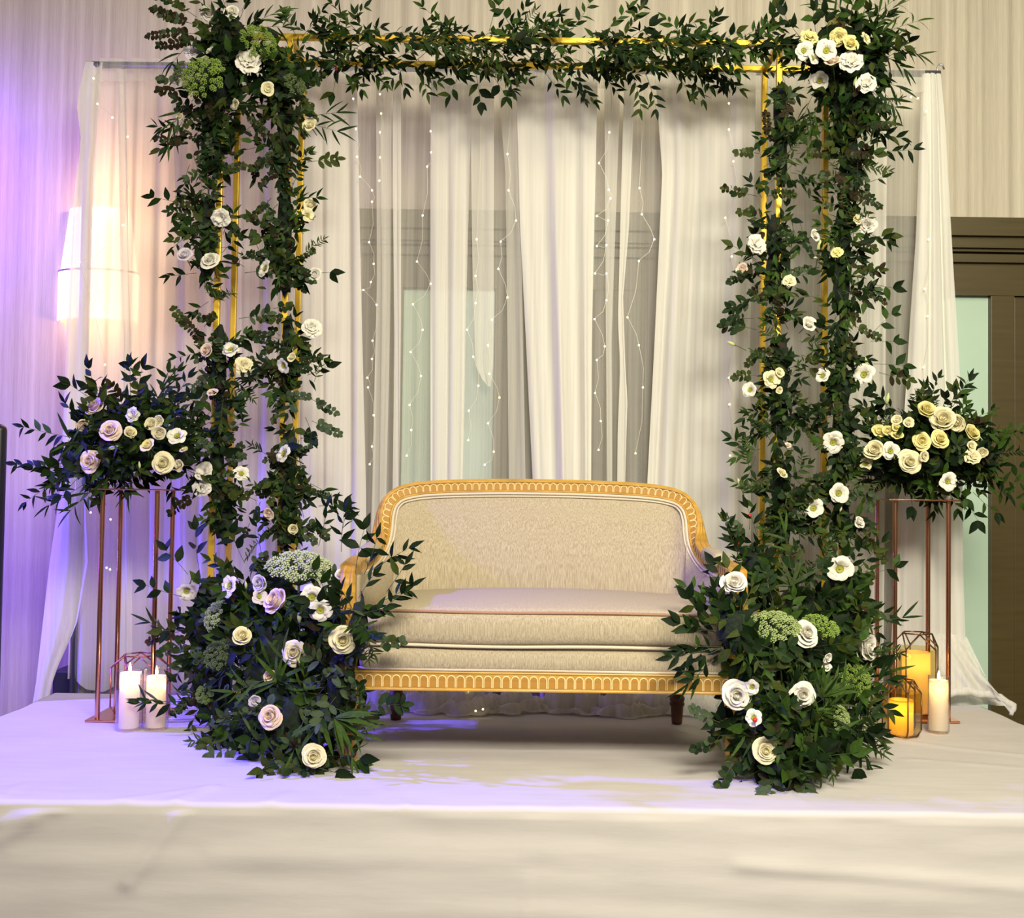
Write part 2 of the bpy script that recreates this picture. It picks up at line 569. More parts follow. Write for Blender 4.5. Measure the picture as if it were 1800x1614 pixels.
# ------------------------------------------------------------------ pipe and drape stand
DY = 5.02
rod_l, rod_r = at(152, 114, DY), at(1652, 130, DY)
ds = empty('drape_stand', (0.0, DY, 0), 'grey pipe stand that carries the white sheer backdrop', 'stand')
b = MB(); b.tube([rod_l, rod_r], .016, 12); b.build('crossbar', M_STEEL, ds, True)
for p in (rod_l, rod_r):
    b = MB(); b.tube([(p.x, p.y + .04, .03), (p.x, p.y + .04, p.z + .02)], .019, 12); b.build('upright', M_STEEL, ds, True)
    b = MB(); b.bbox((p.x - .2, p.y - .12, 0), (p.x + .2, p.y + .2, .02), .004); b.build('base', M_BLACK, ds)
b = MB(); q = at(1648, 118, DY)
b.tube([q + Vector((0, 0, -.05)), q + Vector((0, 0, .0)), q + Vector((.008, 0, .012)), q + Vector((.022, 0, .012)), q + Vector((.03, 0, -.01))], .004, 6); b.build('hook', M_STEEL, ds, True)
bw = MB(); pa, pb = at(100, 1222, 5.16), at(176, 1176, 5.16)
bw.bbox((pa.x, 5.10, 0), (pb.x + .05, 5.30, pb.z), .01)  # plain black block under the parted drape
tag(bw.build('black_block', M_BLACK), 'plain black block standing under the parted drape behind the stage', 'weight')

# ------------------------------------------------------------------ drapes
def drape(name, label, left, right, Y, mat, amp=.022, period=.075, seed=0, top=None, bottom=1345, puddle=None, hem=0.0, cat='drape', group='white sheer drapes of the backdrop'):
    rnd = random.Random(seed)
    if top is None: top = 119
    ph = [rnd.uniform(0, 6.28) for _ in range(8)]
    wid = abs(interp(right, 600) - interp(left, 600)) / (F / Y)
    n = max(10, int(wid / .0085))
    nv = 46
    def fn(u, v):
        py = lerp(top, bottom, v)
        l, r = interp(left, py), interp(right, py)
        px = lerp(l, r, u)
        p = at(px, py + .014 * (px - 900), Y)
        s = u * wid
        k = 2 * math.pi / period
        w = s + .012 * math.sin(v * 3 + ph[0]) + .02 * math.sin(s * 9 + ph[1])
        f = .55 * math.sin(k * w + ph[2]) + .30 * math.sin(k * .53 * w + ph[3] + v * 1.3) + .25 * math.sin(k * 1.9 * w + ph[4]) + .5 * math.sin(k * .21 * w + ph[6] + v * .7)
        a = amp * (.45 + .7 * min(1, v * 2.5))
        p.y += a * f
        p.x += .25 * a * math.sin(k * w * 1.0 + ph[5])
        if hem and v > .9:
            p.z += hem * math.sin(s * 22 + ph[7]) * (v - .9) * 10
        return p
    b = MB()
    b.grid(fn, n, nv)
    return tag(b.build(name, mat, smooth=True), label, cat, group)
C = lambda v: [(0, v)]
drape('sheer_drape', 'widest and thinnest sheer, the backmost layer across the whole backdrop', [(110, 172), (1345, 130)], [(110, 1622), (1345, 1625)], DY + .075, M_SH[.32], .012, .11, 1)
drape('sheer_drape', 'sheer drape lit by the sconce, behind the copper stand with pink roses', [(110, 160), (600, 140), (1000, 128), (1345, 118)], [(110, 352), (1345, 352)], DY + .03, M_THIN, .02, .10, 2, bottom=1215, hem=.03)
drape('sheer_drape', 'sheer drape flaring out at the wall sconce with violet folds', [(110, 152), (190, 134), (260, 142), (340, 131), (600, 115), (870, 105), (1000, 86), (1220, 62), (1345, 40)], [(110, 180), (300, 163), (700, 150), (900, 146), (1000, 150), (1110, 130), (1200, 90), (1345, 60)], DY - .02, M_SH[.90], .02, .07, 3)
drape('sheer_drape', 'narrow folded white drape directly right of the sconce', [(110, 205), (600, 212), (1345, 205)], [(110, 222), (600, 230), (1345, 228)], DY - .0, M_SH[.68], .012, .03, 4, bottom=1220)
drape('sheer_drape', 'lilac tinted drape behind the two posts with the pinkish roses', [(110, 300), (600, 318), (1345, 322)], [(110, 470), (1345, 460)], DY, M_SH[.55], .02, .08, 5, bottom=1300)
drape('sheer_drape', 'lilac edged drape between the garlanded posts and the first fairy lights', [(110, 455), (1345, 450)], [(110, 628), (850, 643), (1345, 645)], DY - .01, M_SH[.80], .028, .11, 6)
drape('sheer_drape', 'narrow white drape just past the first column of fairy lights', [(110, 660), (500, 663), (850, 655), (1345, 640)], [(110, 690), (500, 686), (850, 678), (1345, 675)], DY, M_SH[.55], .012, .04, 7)
drape('sheer_drape', 'thin ribbon of drape beside the pane of pale glass', [(110, 690), (600, 692), (1345, 688)], [(110, 705), (600, 704), (1345, 699)], DY - .01, M_SH[.68], .006, .02, 8)
drape('sheer_drape', 'dense drape left of the sofa middle, hiding half the glass pane', [(110, 758), (850, 757), (1345, 756)], [(110, 830), (850, 815), (1345, 812)], DY - .01, M_SH[.80], .02, .06, 9)
drape('sheer_drape', 'short drape with a rounded hem ending at mid height', [(110, 826), (500, 832), (640, 836), (665, 845), (680, 858)], [(110, 868), (500, 867), (640, 866), (680, 862)], DY, M_SH[.55], .008, .05, 10, bottom=680)
drape('sheer_drape', 'narrow drape beside the short rounded one', [(110, 872), (300, 888), (850, 893), (1345, 896)], [(110, 925), (300, 915), (850, 924), (1345, 930)], DY, M_SH[.42], .012, .05, 11)
drape('sheer_drape', 'broad creamy drape hanging behind the middle of the sofa', [(110, 905), (400, 912), (850, 934), (1345, 950)], [(110, 1052), (600, 1043), (1345, 1040)], DY - .02, M_SH[.90], .030, .13, 12)
drape('sheer_drape', 'thin strip of drape before the dark door', [(110, 1062), (600, 1066), (1345, 1066)], [(110, 1092), (600, 1076), (1345, 1075)], DY, M_SH[.55], .006, .025, 13)
drape('sheer_drape', 'twisted narrow drape with a dark slit near its lower end', [(110, 1098), (400, 1090), (560, 1086), (640, 1090), (760, 1086), (1345, 1082)], [(110, 1118), (400, 1106), (520, 1096), (640, 1100), (700, 1104), (850, 1100), (1345, 1098)], DY - .01, M_SH[.80], .008, .03, 14)
drape('sheer_drape', 'widest dense drape, beside the gold post and the bare half of the arch', [(110, 1150), (300, 1163), (600, 1148), (850, 1135), (1345, 1120)], [(110, 1330), (600, 1322), (1345, 1325)], DY - .015, M_SH[.90], .030, .12, 15)
drape('sheer_drape', 'dim grey drape between the two garlanded right posts', [(110, 1322), (1345, 1322)], [(110, 1450), (1345, 1452)], DY, M_SH[.42], .018, .09, 16)
drape('sheer_drape', 'pale drape behind the outermost garlanded post', [(110, 1440), (1345, 1440)], [(110, 1562), (600, 1556), (1345, 1552)], DY - .01, M_SH[.68], .022, .08, 17)
drape('sheer_drape', 'dense drape end that tapers wide beside the brown door and trails to the floor', [(110, 1622), (400, 1612), (700, 1592), (1000, 1570), (1140, 1565), (1230, 1570)], [(110, 1652), (200, 1660), (460, 1674), (700, 1688), (1000, 1692), (1130, 1697), (1180, 1722), (1230, 1770)], DY - .03, M_SH[.90], .02, .08, 18, bottom=1228)
b = MB()
def hem_fn(u, v):
    px = lerp(175, 1625, u)
    p = at(px, lerp(112, 152, v) + .014 * (px - 900), DY - .028 + .012 * math.sin(v * math.pi) * 0)
    k = u * 3.7
    p.y += .006 * math.sin(k * 62 + 2 * math.sin(k * 7)) + .004 * math.sin(k * 23)
    return p
b.grid(hem_fn, 420, 3)
tag(b.build('rod_sleeve', M_SH[.32], smooth=True), 'gathered sheer sleeve running along the grey crossbar', 'drape')
# trailing cloth at the right stage corner
b = MB()
tr = [at(1560, 1232, 4.84), at(1640, 1222, 4.86), at(1700, 1216, 4.9), at(1745, 1222, 4.9), at(1783, 1240, 4.86), at(1776, 1262, 4.82)]
rr = [.02, .03, .034, .03, .024, .012]
pts, rad = [], []
for i in range(len(tr) - 1):
    for k in range(6):
        t = k / 6
        pts.append(tr[i].lerp(tr[i + 1], t) + Vector((0, 0, .004 * math.sin(i * 4 + k))))
        rad.append(lerp(rr[i], rr[i + 1], t) * (1 + .15 * math.sin(k * 2.3 + i)))
rad = [q * .55 for q in rad]
b.tube(pts, rad, 12)
fan_top = [at(1575, 1120, DY - .03), at(1640, 1110, DY - .035), at(1699, 1120, DY - .03)]
def fan(u, v):
    k = u * (len(pts) - 1)
    i = min(int(k), len(pts) - 2)
    low = pts[i].lerp(pts[i + 1], k - i)
    t = u * 2
    a = fan_top[0].lerp(fan_top[1], t) if t < 1 else fan_top[1].lerp(fan_top[2], t - 1)
    p = a.lerp(low, v)
    p.z -= .05 * math.sin(v * math.pi) * u
    p.y -= .03 * math.sin(v * math.pi) + .012 * math.sin(u * 26 + v * 2) * (.3 + v)
    p.z += .010 * math.sin(u * 19 + v * 9) * v * (1 - v * .6)
    return p
b.grid(fan, 60, 24)
tag(b.build('trailing_hem', M_SH[.68], smooth=True), 'bunched white hem trailing over the stage corner beside the brown door', 'drape')

# ruffled cloth lying behind the sofa
pud = MB()
rnd = random.Random(5)
def ruffle(cx, cy, w, h, seed):
    r2 = random.Random(seed)
    ph = [r2.uniform(0, 6.28) for _ in range(6)]
    def fn(u, v):
        a = u * 2 * math.pi
        rad = v
        wob = 1 + .16 * math.sin(3 * a + ph[0]) + .10 * math.sin(7 * a + ph[1])
        x = cx + w * rad * wob * math.cos(a)
        y = cy + w * .75 * rad * wob * math.sin(a)
        z = ST + .006 + h * (1 - rad ** 2.4) * (.55 + .45 * math.sin(rad * 17 + 1.6 * math.sin(a + ph[2]) + ph[3] + a)) + .016 * math.sin(a * 11 + rad * 9 + ph[4]) * (1 - rad * .7) * rad + .014 * noise.noise(Vector((x * 14, y * 14, seed)))
        x += .018 * noise.noise(Vector((x * 16, y * 16, seed + 4)))
        return (x, y, max(z, ST + .006))
    pud.grid(fn, 84, 30)
for i, (px, w, h) in enumerate(((600, .13, .07), (670, .15, .09), (750, .16, .10), (830, .14, .09), (905, .15, .085), (1010, .15, .12), (1090, .13, .09), (1150, .14, .10), (1225, .15, .10), (1290, .13, .08))):
    Yc = 4.62 if i % 3 else 4.56
    p = at(px, 1230, Yc)
    ruffle(p.x, Yc, w, h, i)
tag(pud.build('bunched_cloth', M_SH[.80], smooth=True), 'ruffled white sheer cloth bunched on the stage under the sofa back', 'cloth', kind='stuff')

# ------------------------------------------------------------------ fairy lights
bulb = MB(); bulb.lathe([(0.0, -.0042), (.0030, -.003), (.0042, 0), (.0030, .003), (0.0, .0042)], 8)
BULB = bulb.mesh('bulb', M_BULB)
strings = [
    ('fairy light string in the gap nearest the garlanded posts, lights close together', [(621,173),(626,226),(628,275),(633,310),(654,334),(654,354),(649,425),(657,463),(652,495),(639,509),(662,535),(655,598),(654,630),(646,663),(647,680),(657,729),(654,784),(650,815)]),
    ('short fairy light string of four lights high beside the narrow white drape', [(668,165),(670,199),(668,232),(668,276),(667,317)]),
    ('fairy light string crossing the pale glass pane', [(757,230),(758,267),(751,292),(743,378),(733,459),(757,498),(726,534),(743,579),(722,618),(740,660),(720,711),(723,755),(715,800)]),
    ('fairy light string hanging past the rounded hem', [(838,420),(836,484),(836,532),(821,579),(832,626),(841,677),(824,721),(823,773)]),
    ('fairy light string over the dark door left of the creamy middle drape', [(892,270),(894,334),(907,387),(880,424),(876,472),(892,522),(865,561),(858,606),(860,656),(878,698),(858,743),(868,793),(852,816)]),
    ('fairy light string between the creamy middle drape and the thin strip', [(1071,232),(1053,286),(1070,333),(1073,348),(1049,379),(1069,387),(1049,432),(1066,430),(1046,480),(1066,480),(1066,527),(1045,560),(1063,608),(1049,632),(1046,690),(1056,739),(1052,790)]),
    ('fairy light string beside the twisted drape', [(1124,330),(1128,376),(1150,420),(1123,458),(1103,557),(1123,606),(1130,680),(1117,796)]),
    ('fairy light string at the bare gold post', [(1281,181),(1281,227),(1289,283),(1291,340),(1275,382),(1286,450),(1284,540),(1281,663),(1282,710),(1283,800)]),
    ('fairy light string before the sconce lit drape', [(165,137),(172,182),(198,206),(225,240),(217,395),(190,430),(140,460),(185,640),(160,900),(188,997),(195,912),(194,1000)]),
    ('fairy light string beside the drape end at the brown door', [(1601,170),(1613,172),(1628,195),(1632,420),(1625,507),(1630,555),(1623,645),(1617,730)]),
]
for label, pts in strings:
    P = [at(x, y, DY - .065) for x, y in pts]
    s = empty('fairy_light_string', (P[0].x, P[0].y, min(p.z for p in P)), label, 'fairy lights', 'fairy light strings on the backdrop')
    b = MB()
    top = Vector((P[0].x, DY - .03, rod_l.z))
    path = [top]
    for a, c in zip([top] + P, P):
        mid = a.lerp(c, .5) + Vector((.012 if (len(path) % 2) else -.012, 0, -.01))
        path += [mid, c]
    b.tube(path, .0008, 3)
    b.build('wire', M_WIRE, s)
    for p in P:
        inst('bulb', BULB, Matrix.Translation(p + Vector((0, -.004, -.003)) - WL[s.name]), s)
b = MB(); P = [at(760, 1226, 4.50), at(823, 1214, 4.53), at(805, 1232, 4.5), at(836, 1250, 4.44), at(849, 1247, 4.44), at(880, 1226, 4.52)]
s = empty('fairy_light_string', (P[1].x, P[1].y, ST), 'fairy light string tangled in the bunched cloth under the sofa', 'fairy lights', 'fairy light strings on the backdrop')
b.tube(P, .0008, 3); b.build('wire', M_WIRE, s)
for p in (P[1], P[3], P[4]):
    inst('bulb', BULB, Matrix.Translation(p - WL[s.name]), s)

# ------------------------------------------------------------------ sofa
SO = Vector((.11, 3.63, ST))
sofa = empty('settee', SO, 'carved gilt wood settee with beige linen upholstery, centred on the stage', 'sofa')
half_path = [(0, .79, .925), (.15, .789, .924), (.30, .786, .920), (.42, .780, .914), (.50, .772, .904), (.555, .755, .886), (.588, .725, .853), (.602, .700, .808),
             (.605, .672, .758), (.606, .63, .714), (.610, .555, .682), (.617, .44, .660), (.625, .31, .649), (.632, .18, .641), (.636, .09, .634), (.638, .045, .628)]
def catmull(P, n):
    out = []
    for i in range(len(P) - 1):
        p0, p1, p2, p3 = P[max(i-1, 0)], P[i], P[i+1], P[min(i+2, len(P)-1)]
        for k in range(n):
            t = k / n
            out.append(.5 * ((2*p1) + (p2-p0)*t + (2*p0-5*p1+4*p2-p3)*t*t + (3*p1-p0-3*p2+p3)*t**3))
    out.append(P[-1])
    return out
hp = catmull([Vector(p) for p in half_path], 6)
full = [Vector((-p.x, p.y, p.z)) for p in reversed(hp[1:])] + hp
NP = len(full)
def frame_at(i):
    """tangent, inward normal, outward direction of the frame at sample i"""
    t = (full[min(i+1, NP-1)] - full[max(i-1, 0)]).normalized()
    p = full[i]
    k = max(0, min(1, (.80 - p.y) / .30))
    k = k * k * (3 - 2 * k)
    k *= max(0, min(1, (abs(p.x) - .40) / .18))
    sgn = 1 if p.x > 0 else -1
    n = Vector((-sgn * k, -(1 - k) - .02, 0))
    n = (n - t * n.dot(t)).normalized()
    o = t.cross(n) 
    if o.z < 0 and abs(o.z) > .2 or (abs(o.z) <= .2 and o.x * sgn < 0): o = -o
    return t, n, o
FR = [frame_at(i) for i in range(NP)]
def sweep(prof, m=0, i0=0, i1=None, closed=True):
    i1 = NP - 1 if i1 is None else i1
    b = MB()
    K = len(prof)
    vv, ff = [], []
    for i in range(i0, i1 + 1):
        t, n, o = FR[i]
        for a, c in prof:
            vv.append(SO + full[i] + n * a + o * c)
    L = i1 - i0 + 1
    for i in range(L - 1):
        for k in range(K if closed else K - 1):
            l = (k + 1) % K
            ff.append((i*K+k, i*K+l, (i+1)*K+l, (i+1)*K+k))
    if closed:
        ff.append(tuple(range(K - 1, -1, -1)))
        ff.append(tuple((L - 1) * K + k for k in range(K)))
    b.add(vv, ff, m)
    return b
prof = [(.012, -.027), (.020, -.022), (.020, -.017), (.015, -.015), (.015, .013), (.021, .016), (.021, .022), (.016, .027), (.011, .027), (.008, .024), (.004, .024), (.001, .029), (-.008, .029),
        (-.011, .025), (-.015, .025), (-.018, .029), (-.027, .029), (-.034, .022), (-.034, -.027)]
fr = sweep(prof).build('carved_frame', M_OAK, sofa, True, sharp=35)
# carved arches on the inner face of the frame
def arch_mesh(w, h, name):
    """an arch-headed panel with a raised cream outline; x across, z up, y toward the back"""
    b = MB()
    n = 8
    def outline(s):
        hw = w / 2 * s
        base = h - w / 2
        pts = [(-hw, 0)] + [(-hw * math.cos(math.pi * k / n), base + hw * math.sin(math.pi * k / n)) for k in range(n + 1)] + [(hw, 0)]
        return pts
    o1, o2 = outline(.98), outline(.76)
    K = len(o1)
    vv = [Vector((x, -.0012, z)) for x, z in o1] + [Vector((x, -.0022, z)) for x, z in o2]
    ff = [(k, k + 1, K + k + 1, K + k) for k in range(K - 1)]
    b.add(vv, ff, 0)
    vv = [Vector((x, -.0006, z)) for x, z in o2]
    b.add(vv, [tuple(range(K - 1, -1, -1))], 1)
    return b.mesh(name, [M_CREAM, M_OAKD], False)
A1 = arch_mesh(.0272, .029, 'carved_arch')
length = [0.0]
for i in range(1, NP): length.append(length[-1] + (full[i] - full[i-1]).length)
na = int(length[-1] / .0278)
for k in range(na):
    s = (k + .5) / na * length[-1]
    i = max(j for j in range(NP) if length[j] <= s)
    i = min(i, NP - 2)
    f = (s - length[i]) / (length[i+1] - length[i])
    p = full[i].lerp(full[i+1], f)
    t, n, o = [FR[i][q].lerp(FR[i+1][q], f).normalized() for q in range(3)]
    t = o.cross(-n).normalized() * 1
    x = (-n).cross(o).normalized()
    Mx = Matrix((x, -n, o)).transposed()
    if Mx.determinant() < 0: x = -x; Mx = Matrix((x, -n, o)).transposed()
    inst('carved_arch', A1, Matrix.Translation(p + n * .0152 + o * -.0145) @ Mx.to_4x4(), fr)
# upholstered inside of the back and arms
def low_pt(p):
    """foot of the inside upholstery, at the seat"""
    x = p.x * .97
    y = p.y - .085 * (p.y / .79) ** 1.5
    return Vector((x, y, .42))
def inner(u, v):
    i = u * (NP - 1)
    i0 = min(int(i), NP - 2)
    f = i - i0
    t, n, o = [FR[i0][q].lerp(FR[i0+1][q], f) for q in range(3)]
    p = full[i0].lerp(full[i0+1], f) + n * .012 - o * .026
    q = low_pt(full[i0].lerp(full[i0+1], f))
    c = p.lerp(q, v)
    bulge = .034 * math.sin(math.pi * min(1, v * 1.0)) ** .7 if 0 < v < 1 else 0
    return SO + c + n * bulge
b = MB(); b.grid(inner, 120, 16)
up = b.build('upholstered_back', M_LINEN, sofa, True)
b = MB()
pts = [SO + full[i] + FR[i][1] * .018 - FR[i][2] * .029 for i in range(0, NP)]
b.tube(pts, .0055, 8); b.build('piping', M_PIPING, up, True)
pts = [SO + full[i] + FR[i][1] * .024 - FR[i][2] * .040 for i in range(0, NP)]
b = MB(); b.tube(pts, .004, 6); b.build('piping', M_PIPING, up, True)
def outer(u, v):
    i = u * (NP - 1)
    i0 = min(int(i), NP - 2)
    f = i - i0
    t, n, o = [FR[i0][q].lerp(FR[i0+1][q], f) for q in range(3)]
    p = full[i0].lerp(full[i0+1], f)
    a = p - n * .030 - o * .024
    return SO + a.lerp(Vector((p.x * .99, p.y * .97, .30)), v) - n * .01 * math.sin(math.pi * v)
b = MB(); b.grid(outer, 100, 8); b.build('outside_back', M_LINEN, sofa, True)
# arm fronts: scroll post, pad
for s in (-1, 1):
    b = MB()
    x = s * .640
    path = [Vector((s * .637, .11, .634)), Vector((s * .639, .055, .628)), Vector((s * .640, .022, .608)), Vector((s * .640, .012, .575)), Vector((s * .638, .018, .52)), Vector((s * .634, .024, .44)), Vector((s * .630, .022, .36)), Vector((s * .630, .022, .315))]
    pp = catmull(path, 5)
    vv, ff = [], []
    K = 10
    ring = [(-.030, .018), (-.020, .026), (-.012, .026), (-.008, .021), (.008, .021), (.012, .026), (.020, .026), (.030, .018), (.030, -.022), (-.030, -.022)]
    for i, p in enumerate(pp):
        t = (pp[min(i+1, len(pp)-1)] - pp[max(i-1, 0)]).normalized()
        xx = Vector((1, 0, 0))
        nn = xx.cross(t).normalized()
        if nn.y > .1 or (abs(nn.y) <= .1 and nn.z < 0): nn = -nn
        for a, c in ring:
            vv.append(SO + p + xx * a * .82 + nn * c)
    for i in range(len(pp) - 1):
        for k in range(K):
            ff.append((i*K+k, i*K+(k+1) % K, (i+1)*K+(k+1) % K, (i+1)*K+k))
    ff += [tuple(range(K)), tuple((len(pp)-1)*K+k for k in reversed(range(K)))]
    b.add(vv, ff)
    b.build('arm_post', M_OAK, sofa, True, sharp=35)
    b = MB()
    def pad(p):
        return p
    ang = math.atan2(.02, .25)
    Mx = Matrix.Translation(SO + Vector((s * .618, .325, .678))) @ Matrix.Rotation(s * .06, 4, 'Z') @ Matrix.Rotation(.09, 4, 'X')
    b.rbox((0, 0, 0),   .033, .10, .027, .025, 5, M=Mx)
    b.build('arm_pad', M_LINEN, sofa, True)
    b = MB(); b.rbox(SO + Vector((s * .619, .20, .455)), .016, .165, .165, .010, 3); b.build('arm_panel', M_LINEN, sofa, True)
# seat deck, apron, rails
b = MB()
b.rbox(SO + Vector((0, .335, .352)), .598, .345, .044, .022, 4, fn=lambda p: Vector((p.x, p.y - (.012 * (1 - (p.z / .044) ** 2) if p.y < -.3 else 0), p.z)), nz=4)
b.build('seat_deck', M_LINEN, sofa, True)
b = MB(); b.tube([SO + Vector((-.60, -.012, .322)), SO + Vector((-.3, -.012, .3205)), SO + Vector((0, -.012, .322)), SO + Vector((.3, -.012, .3195)), SO + Vector((.60, -.012, .3215))], .0055, 8)
b.build('piping', M_PIPING, sofa, True)
ap = MB(); ap.bbox(SO + Vector((-.61, -.016, .252)), SO + Vector((.61, .014, .316)), .004)
ap.bbox(SO + Vector((-.612, -.021, .252)), SO + Vector((.612, .0, .261)), .003)
ap.bbox(SO + Vector((-.612, -.019, .308)), SO + Vector((.612, .0, .315)), .003)
apron = ap.build('front_rail', M_OAK, sofa)
A2 = arch_mesh(.0288, .040, 'carved_arch')
for k in range(41):
    inst('carved_arch', A2, Matrix.Translation(Vector((-.593 + k * .02965, -.0163, .264))), apron)
for s in (-1, 1):
    b = MB(); b.bbox(SO + Vector((s * .62 - .014, .02, .256)), SO + Vector((s * .62 + .014, .76, .316)), .004); b.build('side_rail', M_OAK, sofa)
b = MB(); b.bbox(SO + Vector((-.60, .735, .256)), SO + Vector((.60, .765, .316)), .004); b.build('back_rail', M_OAK, sofa)
# cushion
CZ = .395
b = MB()
def crown(p):
    k = (1 - (p.x / .585) ** 2) * (1 - (p.y / .33) ** 2)
    z = p.z + (.040 * max(0, k) ** .7 if p.z > 0 else 0) + .0035 * math.sin(p.x * 7) * (p.z < 0)
    return Vector((p.x, p.y - .014 * (1 - (p.z / .06) ** 2) * (p.y < -.25) + .01 * (p.x / .585) ** 2 * (p.y < -.25), z))
b.rbox(SO + Vector((0, .325, CZ + .060)), .585, .345, .060, .030, 5, fn=crown, nx=30, ny=14, nz=4)
cush = b.build('seat_cushion', M_LINEN, sofa, True)
def loop(z, hx, hy, r, wav=0):
    pts = []
    for cx, cy, a0 in ((hx - r, hy - r, 0), (-hx + r, hy - r, 90), (-hx + r, -hy + r, 180), (hx - r, -hy + r, 270)):
        for k in range(7):
            w = R(a0 + 90 * k / 6)
            pts.append(Vector((cx + r * math.cos(w), cy + r * math.sin(w), 0)))
    out = []
    for i, p in enumerate(pts):
        q = pts[(i + 1) % len(pts)]
        n = max(1, int((q - p).length / .04))
        for k in range(n):
            c = p.lerp(q, k / n)
            out.append(SO + Vector((c.x, c.y + .325 + (.01 * (c.x / .585) ** 2 if c.y < -.25 else 0), z + wav * math.sin(c.x * 9))))
    return out
b = MB(); b.tube(loop(CZ + .113, .580, .345, .03, .0015), .0048, 7, True); b.build('piping', pbr('dark_piping', (.36, .20, .12), .8), cush, True)
b = MB(); b.tube(loop(CZ + .004, .586, .349, .03, .002), .0055, 7, True); b.build('piping', M_PIPING, cush, True)
# legs
for s in (-1, 1):
    c = SO + Vector((s * .624, .024, 0))
    b = MB()
    b.lathe([(.019, 0), (.0215, .006), (.0225, .03), (.026, .062), (.027, .070), (.0245, .080), (.0265, .088), (.0245, .096), (.0235, .10), (.0265, .19), (.0275, .222), (.024, .232), (.028, .242), (.028, .26)], 20, c)
    leg = b.build('leg', M_OAK, sofa, True, label='gilt front leg', sharp=50)
    b = MB(); b.bbox(c + Vector((-.030, -.034, .252)), c + Vector((.030, .030, .325)), .004); b.build('leg_block', M_OAK, leg)
    c = SO + Vector((s * .553, .765, 0))
    b = MB()
    b.lathe([(.019, 0), (.021, .004), (.024, .05), (.025, .068), (.030, .074), (.030, .080), (.026, .086), (.030, .094), (.030, .102), (.025, .108), (.027, .2), (.029, .26)], 18, c)
    b.build('leg', M_WALNUT, sofa, True, label='dark turned back leg', sharp=50)

# ------------------------------------------------------------------ gold arch frame
FY0, FY1 = 4.55, 4.82
gx = [at(378, 700, FY0).x, at(498, 700, FY0).x, at(1366, 700, FY0).x, at(1481, 700, FY0).x]
gz = at(935, 71.5, FY0).z
arch = empty('arch_frame', ((gx[0] + gx[3]) / 2, (FY0 + FY1) / 2, ST), 'tall gold square-tube arch frame with two towers standing around the settee', 'arch')
T = .0118
for x in gx:
    for y in (FY0, FY1):
        b = MB(); b.bbox((x - T, y - T, ST), (x + T, y + T, gz + T), .002); b.build('post', M_GOLD, arch)
for y in (FY0, FY1):
    for z, segs in ((gz, ((0, 3),)), (ST + .012, ((0, 1), (2, 3)))):
        for i, j in segs:
            b = MB(); b.bbox((gx[i] - T, y - T * .98, z - T), (gx[j] + T, y + T * .98, z + T * .98), .002); b.build('rail', M_GOLD, arch)
for x in gx:
    for z in (gz, ST + .012):
        b = MB(); b.bbox((x - T * .97, FY0, z - T), (x + T * .97, FY1, z + T * .97), .002); b.build('rail', M_GOLD, arch)

# ------------------------------------------------------------------ copper flower stands
def stand(name, label, xs, y0, y1, ztop):
    x0, x1 = xs
    cx, cy = (x0 + x1) / 2, (y0 + y1) / 2
    s = empty(name, (cx, cy, ST), label, 'plant stand', 'tall copper flower stands')
    e = .035
    b = MB(); b.bbox((x0 - e, y0 - e, ST + .001), (x1 + e, y1 + e, ST + .010), .002); b.build('base_plate', M_COPPER, s)
    b = MB(); b.bbox((x0 - e, y0 - e, ztop), (x1 + e, y1 + e, ztop + .006), .002); b.build('top_plate', M_COPPER, s)
    for x in (x0, x1):
        for y in (y0, y1):
            b = MB(); b.tube([(x, y, ST + .008), (x, y, ztop + .001)], .0095, 12); b.build('pole', M_COPPER, s, True, sharp=40)
    return s, Vector((cx, cy, ztop + .006))
LZ = ST + .887
_, LTOP = stand('flower_stand', 'copper four-pole flower stand beside the wall sconce', (at(176, 1060, 4.29).x, at(272, 1060, 4.29).x), 4.29, 4.49, LZ)
_, RTOP = stand('flower_stand', 'copper four-pole flower stand beside the brown door', (at(1573, 1070, 4.50).x, at(1667, 1070, 4.50).x), 4.50, 4.72, ST + .889)

# ------------------------------------------------------------------ candles
def cyl_candle(px, py, Y, gw, gh, cw, ch, label):
    p = at(px, py, Y)
    s = F / Y
    c = Vector((p.x, Y, ST + .002))
    R0, H, r, h = gw / 2 / s, gh / s, cw / 2 / s, ch / s
    v = empty('glass_cylinder', c, 'clear glass cylinder around the ' + label.replace('lit white candle in the glass', 'candle'), 'vase', 'clear glass candle cylinders')
    b = MB(); b.lathe([(R0 * .9, 0), (R0, .006), (R0, H), (R0 * .96, H), (R0 * .96, .009), (R0 * .5, .007)], 28, c, caps=True)
    b.build('glass_wall', M_GLASS, v, True, sharp=50)
    b = MB(); b.tube([c + Vector((R0 * .98 * math.cos(k * math.pi / 16), R0 * .98 * math.sin(k * math.pi / 16), H)) for k in range(32)], .0012, 5, True)
    b.build('rim', M_GLASS, v, True)
    candle(c + Vector((0, 0, .010)), r, h, label, True)
